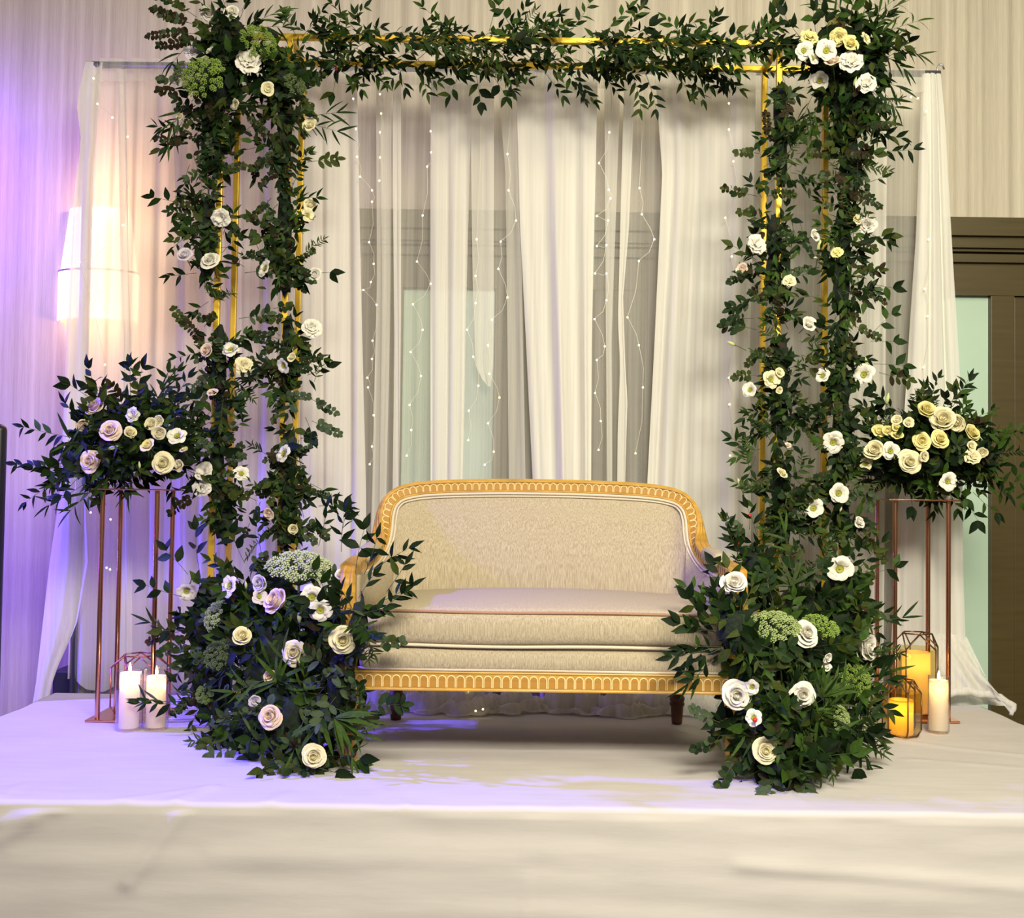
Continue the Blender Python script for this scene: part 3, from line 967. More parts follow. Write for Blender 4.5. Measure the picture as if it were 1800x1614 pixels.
def candle(c, r, h, label, flame, mat=None, glow=.22):
    """a hollow shell like an LED candle: a lamp added inside makes the wax glow"""
    k = empty('pillar_candle', c, label, 'candle', 'lit pillar candles')
    b = MB(); b.lathe([(r * .98, 0), (r, .004), (r, h - .004), (r * .96, h), (r * .86, h - .001), (r * .80, h - .012)], 28, c, caps=False); b.build('wax', mat or M_WAX, k, True, sharp=60)
    if flame:
        b = MB(); b.tube([c + Vector((0, 0, h - .016)), c + Vector((.001, 0, h + .006))], .0012, 5); b.build('wick', M_WICK, k)
        b = MB(); b.lathe([(.0002, h + .001), (.0045, h + .007), (.0058, h + .013), (.0045, h + .022), (.002, h + .031), (.0002, h + .037)], 10, c); b.build('flame', M_FLAME, k, True)
        lamp('candle_light', 'POINT', c + Vector((0, -.014, h + .02)), None, .35, (1.0, .58, .22), .012)
    lamp('candle_glow', 'POINT', c + Vector((0, 0, h - r * .9)), None, glow, (1.0, .55, .16), .010)  # lamp added inside the shell to make the wax glow
cyl_candle(226, 1283, 4.13, 46, 103, 34, 95, 'lit white candle in the glass nearer the copper pole')
cyl_candle(273, 1283, 4.15, 44, 106, 33, 88, 'lit white candle in the glass beside the big floor arrangement')
cyl_candle(1650, 1279, 4.29, 36, 97, 32, 86, 'lit white candle in the glass beside the copper stand at the door')

def lantern(c, rad, h0, h1, n, label, mat_wire, glass_mat, tilt=0.0, skew=0.0):
    """geometric wire lantern: an n-sided prism with a zigzag faceted top"""
    L = empty('wire_lantern', c, label, 'lantern', 'geometric wire lanterns')
    lo = [c + Vector((rad * .8 * math.cos(2 * math.pi * k / n + tilt), rad * .8 * math.sin(2 * math.pi * k / n + tilt), .004)) for k in range(n)]
    md = [c + Vector((rad * math.cos(2 * math.pi * k / n + tilt), rad * math.sin(2 * math.pi * k / n + tilt), h0 * .18)) for k in range(n)]
    up = [c + Vector((rad * math.cos(2 * math.pi * k / n + tilt), rad * math.sin(2 * math.pi * k / n + tilt), h0)) for k in range(n)]
    tp = [c + Vector((rad * .62 * math.cos(2 * math.pi * (k + .5) / n + tilt), rad * .62 * math.sin(2 * math.pi * (k + .5) / n + tilt), h1)) for k in range(n)]
    E = []
    for k in range(n):
        j = (k + 1) % n
        E += [(lo[k], lo[j]), (lo[k], md[k]), (md[k], up[k]), (up[k], tp[k]), (up[j], tp[k]), (tp[k], tp[j])]
    for a, d in E:
        b = MB(); b.tube([a, d], .0030, 6); b.build('wire_bar', mat_wire, L, True)
    if glass_mat:
        for k in range(n):
            j = (k + 1) % n
            b = MB()
            b.add([md[k], md[j], up[j], up[k]], [(0, 1, 2, 3)])
            b.add([lo[k], lo[j], md[j], md[k]], [(0, 1, 2, 3)])
            b.build('glass_pane', glass_mat, L)
        b = MB(); b.add(lo, [tuple(range(n))]); b.build('glass_floor', glass_mat, L)
    return L
p = at(245, 1262, 4.36)
M_COPW = pbr('copper_wire', (.42, .16, .12), .35, metal=.85)
lantern(Vector((at(246, 1200, 4.365).x, 4.365, ST + .012)), .108, .185, .232, 6, 'open copper wire lantern on the stand base behind two glass cylinders', M_COPW, None, .3)
c = Vector((at(1585, 1280, 4.22).x, 4.22, ST + .002))
lantern(c, .071, .165, .208, 6, 'short amber glass lantern with bronze edges in front of the copper poles', M_BRONZE, M_AMBER, .5)
candle(c + Vector((-.002, 0, .008)), .044, .128, 'short glowing yellow candle inside the amber lantern', False, M_WAXLED, .34)
c = Vector((at(1610, 1262, 4.61).x, 4.61, ST + .012))
lantern(c, .100, .27, .330, 5, 'tall bronze wire lantern standing on the copper base by the door', M_BRONZE, M_AMBER, .2)
candle(c + Vector((.0, 0, .008)), .056, .246, 'tall glowing ivory candle inside the tall bronze lantern', False, M_WAXIV, .42)

# ------------------------------------------------------------------ leaves
def leaf_mesh(name, L, W, mat, shape='lance', fold=.25, curl=.12, wave=0.0):
    """one leaf: y along the midrib, z the upper side"""
    prof = {'lance': [(0, .04), (.12, .5), (.32, .98), (.55, .88), (.8, .42), (1, 0)],
            'round': [(0, .06), (.1, .55), (.32, .95), (.6, 1.0), (.85, .62), (1, 0)],
            'strap': [(0, .12), (.15, .7), (.4, 1), (.65, .8), (.85, .45), (1, 0)]}[shape]
    b = MB()
    vv, ff = [], []
    for t, w in prof:
        y = t * L
        z = -curl * L * t * t + wave * L * math.sin(t * 5)
        hw = w * W / 2
        vv += [Vector((-hw, y, z + fold * hw)), Vector((0, y, z)), Vector((hw, y, z + fold * hw))]
    for i in range(len(prof) - 1):
        a = i * 3
        if i == len(prof) - 2:
            ff += [(a, a + 1, a + 4), (a + 1, a + 2, a + 4)]
        else:
            ff += [(a, a + 1, a + 4, a + 3), (a + 1, a + 2, a + 5, a + 4)]
    b.add(vv, ff)
    return b.mesh(name, mat, True), b
G = lambda n, c, r=.58, s=.13: pbr(n, c, r, spec=s * .8, var=.3, vscale=(60, 60, 60))
M_RUS = [G('ruscus_deep', (.0045, .0125, .0022)), G('ruscus_mid', (.0105, .028, .004)), G('ruscus_fresh', (.029, .062, .008)), G('ruscus_olive', (.034, .048, .007))]
M_EUC = [G('eucalyptus_deep', (.015, .031, .010), .6, .1), G('eucalyptus_grey', (.050, .075, .036), .6, .12), G('eucalyptus_olive', (.038, .053, .011), .6, .1), G('eucalyptus_red', (.026, .020, .009), .6, .1)]
M_WIL = [G('willow_green', (.036, .070, .011)), G('willow_deep', (.011, .026, .005)), G('willow_grey', (.042, .062, .020))]
M_STEM = pbr('green_stem', (.045, .062, .018), .6)
M_STEMB = pbr('brown_stem', (.060, .040, .020), .7)
M_FOAM = pbr('shaded_foam', (.006, .014, .006), .95, var=.5, vscale=(90, 90, 90), bump=.6)  # foam lumps kept near black: the deep shade between leaves is in their colour
KIND = {}
def kind(k, L, W, mats, shape, spacing, ang, **kw):
    KIND[k] = dict(L=L, W=W, sp=spacing, ang=R(ang), v=[[leaf_mesh('leaf', L * s, W * s2, m, shape, **dict(kw, curl=kw.get('curl', .12) * c)) for s, s2, c in ((1, 1, 1), (.92, .85, 2.2))] for m in mats])
kind('ruscus', .066, .0225, M_RUS, 'lance', .021, 44)
kind('broad', .074, .037, M_RUS, 'lance', .030, 50, fold=.2)
kind('euc', .030, .026, M_EUC, 'round', .0150, 62, fold=.12)
kind('sage', .052, .026, M_EUC, 'round', .024, 55, fold=.15)
kind('willow', .100, .0125, M_WIL, 'strap', .022, 36, curl=.22)
kind('blade', .115, .0165, M_WIL, 'strap', .03, 40, curl=.28)
kind('fern', .042, .0090, M_WIL, 'strap', .012, 52, curl=.1)

BLOOMS = []
DENS = .70
class Foliage:
    def __init__(self, name, base, label, cat, seed, group=None):
        self.root = empty(name, base, label, cat, group)
        self.rnd = random.Random(seed)
        self.L = []
        self.stems = MB()
        self.core = MB()
        self.blobs = []
    def leaf(self, pos, a, n, k, s=1.0, mi=None):
        K = KIND[k]
        a = a.normalized()
        x = a.cross(n)
        if x.length < 1e-3: x = a.orthogonal()
        x.normalize()
        n = x.cross(a)
        mi = min(len(K['v']) - 1, int(self.rnd.random() ** 1.35 * len(K['v']))) if mi is None else mi
        var = self.rnd.choice(K['v'][mi])
        M = Matrix(((x.x * s, a.x * s, n.x * s, pos.x), (x.y * s, a.y * s, n.y * s, pos.y), (x.z * s, a.z * s, n.z * s, pos.z), (0, 0, 0, 1)))
        self.L.append((K['L'] * K['W'] * s * s, pos.y, M, var, k))
    def sprig(self, p, d, L, k, droop=.25, s=1.0, mi=None, bare=.12):
        r = self.rnd
        K = KIND[k]
        d = d.normalized()
        step = K['sp'] * s
        n = max(2, int(L / step))
        pts = [p.copy()]
        side = d.cross(Vector((r.uniform(-.5, .5), -1, r.uniform(-.5, .5))))
        if side.length < .05: side = d.orthogonal()
        side.normalize()
        if mi is None and r.random() < .7: mi = min(len(K['v']) - 1, int(r.random() ** 1.35 * len(K['v'])))
        q = p.copy()
        bend = r.uniform(-1, 1) * .05
        for i in range(n):
            d = (d + Vector((0, 0, -droop * .06)) + side * bend).normalized()
            q = q + d * step
            pts.append(q.copy())
            if i < n * bare: continue
            sg = 1 if i % 2 else -1
            ca, sa = math.cos(K['ang']), math.sin(K['ang'])
            for both in ((sg,) if k in ('ruscus', 'broad', 'willow') else (1, -1)):
                jit = Vector((r.gauss(0, .22), r.gauss(0, .22), r.gauss(0, .22)))
                a = d * ca + side * both * sa + jit
                nn = Vector((r.gauss(0, .45), -1, r.gauss(.25, .45)))
                self.leaf(q, a, nn, k, s * r.uniform(.78, 1.15) * (1 - .25 * i / n), mi if r.random() < .75 else None)
        self.leaf(q, d, Vector((r.gauss(0, .4), -1, .2)), k, s * .85, mi)
        self.stems.tube(pts, [.0014 * (1 - .6 * i / len(pts)) for i in range(len(pts))], 3, caps=False, m=0 if k != 'euc' else 1)
    def rosette(self, px, py, Y, n, a0, a1, k='blade', mi=0, s=1.0):
        """leaves fanning out from the end of a shoot, from angle a0 to a1 (0 = picture right, 90 = up)"""
        c = at(px, py, Y)
        for i in range(n):
            w = R(lerp(a0, a1, i / max(1, n - 1)) + self.rnd.uniform(-9, 9))
            d = Vector((math.cos(w), -self.rnd.uniform(.15, .6), math.sin(w)))
            self.leaf(c, d, Vector((self.rnd.gauss(0, .3), -.8, .7)), k, s * self.rnd.uniform(.75, 1.1), mi)
        self.stems.tube([c, c + Vector((0, .05, -.02)), c + Vector((0, .12, -.06))], .0018, 3, caps=False)
    def pick(self, mix):
        t = self.rnd.random() * sum(w for _, w in mix)
        for k, w in mix:
            t -= w
            if t <= 0: return k
        return mix[-1][0]
    def blob(self, px, py, Y, rx, ry, n, mix, rz=.11, out=.9, fill=0, front=True, up=0.0, core=True, spread=.75, mi=None):
        """an ellipsoid (pixel half-axes rx, ry at depth Y) of sprigs growing outward"""
        r = self.rnd
        c = at(px, py, Y)
        s = F / Y
        ax, az = rx / s, ry / s
        self.blobs.append((c, ax, rz, az))
        for i in range(int(n * DENS)):
            while True:
                u = Vector((r.uniform(-1, 1), r.uniform(-1, .7), r.uniform(-1, 1)))
                if .1 < u.length < 1: break
            w = u * spread
            p = c + Vector((w.x * ax, w.y * rz, w.z * az))
            d = Vector((u.x * ax, u.y * rz * 1.1 - .02, u.z * az))
            d = d.normalized() * out + Vector((r.gauss(0, .45), r.gauss(-.15, .35), r.gauss(.10 + up, .45)))
            k = self.pick(mix)
            L = {'blade': .1, 'ruscus': .13, 'broad': .14, 'euc': .10, 'sage': .12, 'willow': .13, 'fern': .10}[k] * r.uniform(.55, 1.25)
            if p.z < ST + .03: p.z = ST + .03 + .02 * r.random()
            self.sprig(p, d, L, k, s=r.uniform(.85, 1.1), mi=mi if mi is not None and r.random() < .7 else None)
        for i in range(fill):
            u = Vector((r.gauss(0, .42), r.uniform(-1, .2), r.gauss(0, .42)))
            if u.length > 1: u.normalize()
            p = c + Vector((u.x * ax, u.y * rz * .9, u.z * az))
            a = Vector((r.gauss(0, 1), r.gauss(0, .4), r.gauss(.1, 1)))
            k = self.pick(mix)
            self.leaf(p, a, Vector((r.gauss(0, .6), -1, r.gauss(.3, .5))), k, r.uniform(.9, 1.25), 0 if r.random() < .5 else None)
        if core:
            self.lump(c, ax * .55, rz * .62, az * .62)
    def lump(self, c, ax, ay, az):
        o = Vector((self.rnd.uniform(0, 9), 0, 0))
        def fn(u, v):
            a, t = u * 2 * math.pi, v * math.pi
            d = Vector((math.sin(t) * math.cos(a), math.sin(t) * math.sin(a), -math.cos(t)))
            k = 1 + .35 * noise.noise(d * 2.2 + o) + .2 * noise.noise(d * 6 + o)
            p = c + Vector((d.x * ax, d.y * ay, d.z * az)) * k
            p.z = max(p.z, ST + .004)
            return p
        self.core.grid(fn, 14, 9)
    def column(self, segs, Y, mix, rz=.07):
        """segments (y0, y1, x, half width, sprigs, fill, core half width)"""
        for y0, y1, x, hw, n, fill, cw in segs:
            h = (y1 - y0) / 2
            self.blobs.append((at(x, (y0 + y1) / 2, Y), hw * Y / F, rz, h * 1.15 * Y / F))
            r = self.rnd
            for i in range(int(n * (.72 if cw else .42))):
                py = r.uniform(y0, y1)
                p = at(x + r.gauss(0, .34) * hw, py, Y + r.uniform(-.05, .05))
                th = r.uniform(0, 2 * math.pi)
                d = Vector((math.cos(th) * 1.1, -r.uniform(.0, .9), math.sin(th)))
                k = self.pick(mix)
                L = max(.05, hw * Y / F * r.uniform(.45, 1.3))
                self.sprig(p, d, L, k, droop=.5, s=r.uniform(.75, 1.0))
            for i in range(int(fill * (.55 if cw else 0))):
                p = at(x + r.gauss(0, .30) * hw, r.uniform(y0, y1), Y - r.uniform(0, .07))
                self.leaf(p, Vector((r.gauss(0, 1), r.gauss(0, .4), r.gauss(-.2, 1))), Vector((r.gauss(0, .6), -1, r.gauss(.3, .5))), self.pick(mix), r.uniform(.8, 1.15), 0 if r.random() < .5 else None)
            if cw:
                m = max(1, int((y1 - y0) / 60))
                for i in range(m):
                    yy = y0 + (i + .5) * (y1 - y0) / m
                    self.lump(at(x + r.uniform(-4, 4), yy, Y + .015), cw * .8 * Y / F, .028, (y1 - y0) / m * .62 * Y / F)
    def front(self, px, py, Y0=None):
        """depth of the front of the foliage at a pixel"""
        best = None
        for c, ax, ay, az in self.blobs:
            p = at(px, py, c.y)
            q = ((p.x - c.x) / ax) ** 2 + ((p.z - c.z) / az) ** 2
            if q < 1.0:
                y = c.y - ay * math.sqrt(1 - q)
            else:
                y = c.y + .03 * (math.sqrt(q) - 1)
            w = y if q < 1.5 else y + 10 * q
            if best is None or w < best[0]: best = (w, y)
        return best[1]
    def finish(self, limit=300):
        base = WL[self.root.name]
        # leaves never lie across a bloom: trim those that would cover its face
        def clear(l):
            t = l[2].translation + l[2].col[1].to_3d() * KIND[l[4]]['L'] * .5
            for c, rad in BLOOMS:
                if t.y < c.y + rad * .6:
                    q = CAM + (t - CAM) * (c.y / t.y)
                    if (q.x - c.x) ** 2 + (q.z - c.z) ** 2 < (rad * .74) ** 2: return False
            return True
        self.L = [l for l in self.L if clear(l)]
        # front leaves first: order by depth, large ones ahead
        L = sorted(self.L, key=lambda l: l[1] - base.y - 60 * l[0] + self.rnd.uniform(0, .03))
        off = Matrix.Translation(-base)
        for a, y, M, (me, mb), k in L[:limit]:
            inst('leaf', me, off @ M, self.root)
        rest = MB()
        mats, mi = [], {}
        for a, y, M, (me, mb), k in L[limit:]:
            mm = me.materials[0]
            if mm.name not in mi:
                mi[mm.name] = len(mats)
                mats.append(mm)
            rest.add([M @ v for v in mb.v], mb.f, mi[mm.name])
        if rest.v:
            o = rest.build('small_leaves', mats, self.root, True)
            o['kind'] = 'stuff'
        if self.stems.v: 
            o = self.stems.build('stems', [M_STEM, M_STEMB], self.root, True)
            o['kind'] = 'stuff'
        if self.core.v: self.core.build('shaded_core', M_FOAM, self.root, True)['kind'] = 'stuff'

PY = FY0 - .035
mixL = [('ruscus', 4), ('euc', 4), ('broad', 1), ('sage', .6), ('fern', .3)]
mixR = [('ruscus', 4), ('euc', 3), ('broad', 1.2), ('fern', .5), ('sage', .4)]
FOL = {}
f = FOL['LO'] = Foliage('leafy_garland', (gx[0], PY, ST + .3), 'leafy garland wound around the outer post on the side of the wall sconce', 'garland', 11, 'post garlands of the arch')
f.column([(170, 300, 372, 62, 46, 70, 22), (300, 352, 375, 50, 12, 6, 0), (350, 485, 366, 56, 44, 70, 18), (480, 530, 375, 42, 10, 14, 0), (530, 600, 380, 42, 13, 10, 0), (590, 700, 388, 52, 40, 60, 16),
          (700, 770, 392, 40, 18, 30, 14), (760, 870, 385, 44, 30, 60, 16), (865, 942, 392, 36, 18, 50, 20)], PY, mixL)
f = FOL['LI'] = Foliage('leafy_garland', (gx[1], PY, ST + .3), 'leafy garland wound around the inner post on the side of the wall sconce', 'garland', 12, 'post garlands of the arch')
f.column([(120, 300, 498, 52, 58, 80, 20), (296, 350, 500, 44, 12, 4, 0), (345, 510, 500, 62, 50, 90, 16), (505, 565, 500, 46, 12, 8, 0), (560, 612, 505, 40, 12, 14, 12), (605, 695, 505, 52, 34, 60, 16),
          (690, 768, 508, 48, 20, 24, 0), (765, 860, 505, 44, 26, 60, 17), (855, 945, 505, 60, 40, 60, 17)], PY, mixL)
f.column([(150, 300, 440, 34, 16, 0, 0), (350, 490, 445, 34, 12, 0, 0), (600, 690, 445, 34, 12, 0, 0), (820, 930, 450, 34, 8, 0, 0)], PY + .05, mixL, rz=.01)
# long side sprigs
for px, py, dx, dz, L, k, m in ((540, 285, 1, .12, .14, 'sage', 2), (530, 215, 1, -.2, .16, 'willow', 1), (545, 205, 1, .2, .13, 'willow', 1), (555, 480, 1, 0, .06, 'broad', 0), (545, 700, .8, -.5, .13, 'euc', 1), (548, 740, .9, -.4, .12, 'euc', 1),
                              (540, 660, 1, .4, .10, 'broad', 0), (545, 850, .9, -.4, .20, 'ruscus', 0), (450, 880, -.9, .4, .12, 'euc', 2), (560, 890, .9, .1, .12, 'ruscus', 0), (470, 800, -.8, .4, .08, 'fern', 1)):
    f.sprig(at(px, py, PY - .02), Vector((dx, -.1, dz)), L, k, mi=m)
f = FOL['LO']
for px, py, dx, dz, L, k, m in ((345, 372, -1, .55, .18, 'broad', 0), (330, 250, -1, .1, .12, 'euc', 3), (330, 200, -.8, -.5, .12, 'willow', 1), (320, 215, -.5, -1, .11, 'willow', 1), (345, 480, -1, -.2, .12, 'ruscus', 0), (345, 590, -.8, .8, .14, 'euc', 2),
                              (360, 610, -.7, .9, .12, 'euc', 3), (350, 700, -.8, .3, .10, 'ruscus', 0), (345, 870, -.9, -.5, .13, 'euc', 3), (420, 560, 1, .1, .14, 'sage', 1), (430, 480, 1, .1, .12, 'sage', 1), (425, 660, 1, .1, .12, 'euc', 1), (430, 860, 1, 0, .1, 'euc', 2)):
    f.sprig(at(px, py, PY - .02), Vector((dx, -.1, dz)), L, k, mi=m)
f = FOL['RI'] = Foliage('leafy_garland', (gx[2], PY, ST + .3), 'leafy garland wound around the inner post where a gold post stays bare', 'garland', 13, 'post garlands of the arch')
f.column([(125, 160, 1364, 24, 8, 10, 0), (155, 310, 1372, 36, 44, 70, 16), (305, 392, 1362, 48, 22, 20, 0), (388, 525, 1358, 50, 46, 80, 17), (520, 605, 1362, 48, 24, 24, 0), (600, 765, 1368, 50, 54, 84, 18),
          (760, 825, 1350, 46, 18, 16, 0), (815, 950, 1372, 58, 54, 90, 20)], PY, mixR)
for px, py, dx, dz, L, k, m in ((1330, 345, -1, .2, .14, 'euc', 2), (1335, 270, -1, .1, .10, 'euc', 2), (1340, 370, -1, .1, .10, 'euc', 2), (1335, 470, -.8, -.4, .14, 'euc', 0), (1330, 520, -.9, -.5, .14, 'sage', 0), (1325, 560, -1, .1, .14, 'euc', 0), (1330, 580, -1, .3, .13, 'sage', 0),
                              (1330, 660, -1, .1, .09, 'euc', 2), (1320, 800, -.6, .6, .12, 'ruscus', 1), (1320, 830, -.4, .9, .14, 'fern', 0), (1400, 270, 1, .1, .14, 'euc', 2), (1400, 300, 1, -.3, .12, 'broad', 1), (1405, 650, 1, -.2, .14, 'euc', 2), (1405, 600, 1, -.1, .12, 'fern', 2), (1400, 740, 1, -.3, .14, 'broad', 0), (1420, 940, 1, -.1, .14, 'ruscus', 0)):
    f.sprig(at(px, py, PY - .02), Vector((dx, -.1, dz)), L, k, mi=m)
f = FOL['RO'] = Foliage('leafy_garland', (gx[3], PY, ST + .3), 'leafy garland wound around the outermost post near the brown door', 'garland', 14, 'post garlands of the arch')
f.column([(160, 335, 1492, 58, 66, 110, 24), (330, 380, 1470, 46, 12, 8, 0), (375, 545, 1480, 52, 62, 90, 18), (540, 575, 1470, 40, 10, 6, 0), (570, 650, 1478, 46, 30, 40, 14), (645, 775, 1482, 48, 44, 80, 20),
          (770, 860, 1475, 56, 30, 40, 14), (855, 945, 1478, 52, 34, 60, 17)], PY, mixR)
for px, py, dx, dz, L, k, m in ((1540, 265, 1, -.1, .16, 'ruscus', 0), (1530, 230, 1, -.3, .14, 'ruscus', 0), (1530, 590, .6, .7, .12, 'broad', 1), (1530, 600, 1, .05, .1, 'broad', 1), (1535, 640, 1, .0, .14, 'broad', 1), (1545, 655, 1, -.3, .14, 'sage', 2), (1525, 410, .8, -.3, .10, 'ruscus', 0), (1530, 500, 1, -.1, .10, 'broad', 0),
                              (1440, 520, -1, -.1, .14, 'ruscus', 0), (1440, 470, -1, -.1, .12, 'euc', 1), (1440, 740, -1, -.5, .14, 'broad', 0), (1530, 180, .3, -1, .12, 'willow', 0), (1440, 180, -.5, -1, .10, 'willow', 1), (1430, 860, -1, -.1, .1, 'euc', 1)):
    f.sprig(at(px, py, PY - .02), Vector((dx, -.1, dz)), L, k, mi=m)

# garland along the top of the arch
f = FOL['T'] = Foliage('leafy_garland', (at(935, 100, FY0).x, FY0 + .1, gz), 'ruscus garland lying along the top rails of the arch', 'garland', 15)
r = f.rnd
def along(x0, x1, y, Y, n, kinds, s=1.0):
    for i in range(n):
        px = r.uniform(x0, x1)
        p = at(px, y + .014 * (px - 935) + r.uniform(-7, 7), Y + r.uniform(-.05, .04))
        dirx = r.choice((-1, 1)) if r.random() < .5 else 1
        d = Vector((dirx * r.uniform(.5, 1), r.uniform(-.5, .2), r.gauss(-.05, .55)))
        f.sprig(p, d, r.uniform(.07, .18), f.pick(kinds), droop=.35, s=r.uniform(.8, 1.05))
kt = [('ruscus', 5), ('broad', 1.3), ('fern', .25)]
along(510, 640, 70, FY0 - .02, 20, kt)
along(640, 1240, 70, FY0 - .02, 84, kt)
along(1240, 1385, 72, FY0 - .02, 28, kt)
along(540, 650, 112, FY1 - .03, 18, kt)
along(640, 1240, 114, FY1 - .06, 84, kt)
along(1240, 1330, 120, FY1 - .03, 9, kt)
along(600, 1260, 92, FY0 + .12, 26, kt)
for px, py, dx, dz, L, k in ((800, 60, -.75, .62, .17, 'ruscus'), (860, 55, .25, 1, .18, 'broad'), (905, 55, -.6, .7, .12, 'broad'), (930, 60, .9, .7, .15, 'ruscus'), (1000, 58, .8, .8, .16, 'ruscus'), (1060, 60, .8, .8, .15, 'ruscus'), (1100, 58, .6, 1, .14, 'broad'), (1170, 62, .9, .6, .14, 'ruscus'), (1235, 68, .5, .9, .12, 'ruscus'),
                            (1300, 70, .8, .6, .12, 'ruscus'), (1350, 68, .3, 1, .12, 'broad'), (640, 60, -.5, .8, .09, 'ruscus'), (560, 62, -.3, .9, .08, 'ruscus'), (520, 62, -.5, .9, .09, 'ruscus')):
    f.sprig(at(px, py, FY0 - .03), Vector((dx, -.15, dz)), L, k, droop=.1)
for px, py, dx, dz, L, k in ((600, 125, .9, -.6, .13, 'ruscus'), (650, 125, .8, -.6, .10, 'ruscus'), (740, 125, .3, -1, .12, 'ruscus'), (810, 125, -.4, -1, .14, 'broad'), (835, 125, .3, -1, .15, 'broad'), (865, 130, .5, -.9, .13, 'broad'), (960, 130, .6, -.9, .14, 'ruscus'), (1010, 130, .6, -1, .15, 'ruscus'), (1055, 130, .8, -.7, .13, 'ruscus'),
                            (1110, 130, .5, -1, .18, 'ruscus'), (1135, 130, .4, -1, .18, 'ruscus'), (1190, 130, .6, -1, .12, 'ruscus'), (1215, 130, .4, -1, .14, 'ruscus'), (1270, 128, .7, -.8, .12, 'ruscus'), (700, 125, .4, -.9, .10, 'ruscus'), (590, 140, -.1, -1, .05, 'broad')):
    f.sprig(at(px, py, FY1 - .08), Vector((dx, -.15, dz)), L, k, droop=.4)

# corner arrangements on top of the towers
f = FOL['TL'] = Foliage('corner_arrangement', (at(400, 150, PY).x, PY, at(400, 175, PY).z), 'corner arrangement of greens and green umbels on the tower beside the sconce', 'flower arrangement', 16, 'corner arrangements on the arch')
f.blob(405, 75, PY - .02, 62, 62, 40, [('ruscus', 3), ('euc', 3), ('broad', 2)], rz=.13, fill=60)
f.blob(385, 150, PY - .03, 72, 62, 46, [('ruscus', 3), ('euc', 3), ('broad', 2)], rz=.13, fill=80)
f.blob(490, 150, PY, 52, 50, 34, [('ruscus', 3), ('euc', 2), ('broad', 2)], rz=.10, fill=50)
for px, py, dx, dz, L, k, m in ((345, 45, -1, .35, .19, 'euc', 3), (350, 60, -1, .05, .20, 'euc', 3), (345, 30, -.8, .6, .18, 'euc', 2), (360, 70, -1, -.15, .18, 'euc', 3), (330, 40, -1, .3, .14, 'euc', 1), (400, 20, -.1, 1, .10, 'broad', 0), (425, 20, .4, 1, .12, 'broad', 0), (440, 45, .8, .5, .14, 'willow', 0), (450, 50, 1, .2, .13, 'willow', 1),
                              (330, 80, -.5, -.6, .10, 'willow', 1), (320, 160, -1, -.1, .09, 'euc', 3), (325, 180, -.4, -1, .13, 'willow', 0), (315, 150, -.9, .3, .08, 'euc', 1)):
    f.sprig(at(px, py, PY - .06), Vector((dx, -.1, dz)), L, k, mi=m)
f = FOL['TR'] = Foliage('corner_arrangement', (at(1480, 150, PY).x, PY, at(1480, 175, PY).z), 'corner arrangement of yellow and white blooms on the tower near the brown door', 'flower arrangement', 17, 'corner arrangements on the arch')
f.blob(1470, 95, PY - .03, 78, 52, 44, [('ruscus', 3), ('broad', 3), ('willow', .6)], rz=.13, fill=80)
f.blob(1520, 120, PY - .0, 48, 70, 40, [('ruscus', 3), ('broad', 3), ('euc', 1)], rz=.11, fill=60)
f.blob(1485, 185, PY - .0, 55, 45, 34, [('ruscus', 3), ('broad', 2), ('euc', 2)], rz=.11, fill=60)
for px, py, dx, dz, L, k, m in ((1500, 60, .35, 1, .20, 'willow', 0), (1510, 55, .7, .8, .22, 'willow', 0), (1520, 70, 1, .4, .22, 'willow', 0), (1490, 50, -.3, 1, .16, 'willow', 1), (1480, 45, -.8, .9, .18, 'willow', 0), (1530, 80, .9, .1, .20, 'willow', 0), (1535, 50, .6, .9, .14, 'willow', 2), (1540, 90, .8, -.4, .14, 'willow', 1), (1505, 40, .1, 1, .15, 'willow', 2),
                              (1410, 70, -.6, .6, .13, 'broad', 0), (1415, 80, -1, .0, .12, 'broad', 0), (1530, 75, 1, -.1, .16, 'ruscus', 0), (1545, 150, .6, -.8, .12, 'willow', 1), (1430, 165, -.6, -1, .12, 'willow', 1), (1440, 175, -.3, -1, .12, 'willow', 0), (1545, 140, 1, -.4, .1, 'willow', 1)):
    f.sprig(at(px, py, PY - .08), Vector((dx, -.1, dz)), L, k, mi=m)

# floor arrangements beside the sofa
mixF = [('ruscus', 3.2), ('broad', 2.2), ('euc', 1.6), ('sage', 1.0), ('fern', 1.4), ('willow', .5)]
f = FOL['FL'] = Foliage('floor_arrangement', onstage(470, 1310), 'large floor arrangement of roses and greens before the settee arm nearer the sconce', 'flower arrangement', 18, 'floor arrangements beside the settee')
f.blob(372, 1100, 4.26, 64, 88, 46, [('ruscus', 3), ('broad', 4), ('euc', 1)], rz=.14, fill=90)
f.blob(375, 1200, 4.20, 62, 76, 56, [('euc', 4), ('ruscus', 2), ('fern', 2)], rz=.14, fill=110)
f.blob(470, 1060, 4.10, 100, 80, 60, mixF, rz=.14, fill=110)
f.blob(490, 1170, 3.92, 105, 100, 70, mixF, rz=.16, fill=150)
f.blob(520, 1265, 3.74, 92, 84, 62, [('sage', 3), ('willow', 1.6), ('euc', 2), ('broad', 1), ('fern', 1)], rz=.15, fill=110)
f.blob(585, 1110, 3.90, 80, 100, 66, mixF, rz=.14, fill=100)
f.blob(600, 1200, 3.62, 44, 80, 36, [('euc', 4), ('sage', 3), ('fern', 1)], rz=.10, fill=30, mi=1)
f.blob(632, 1100, 3.53, 26, 70, 16, [('ruscus', 4), ('fern', 2), ('broad', 1)], rz=.07, fill=16)
f.blob(440, 1285, 3.95, 70, 42, 40, [('broad', 2), ('sage', 2), ('fern', 2)], rz=.12, fill=60)
f.blob(545, 1330, 3.62, 44, 34, 26, [('sage', 2), ('broad', 2), ('euc', 2)], rz=.10, fill=50)
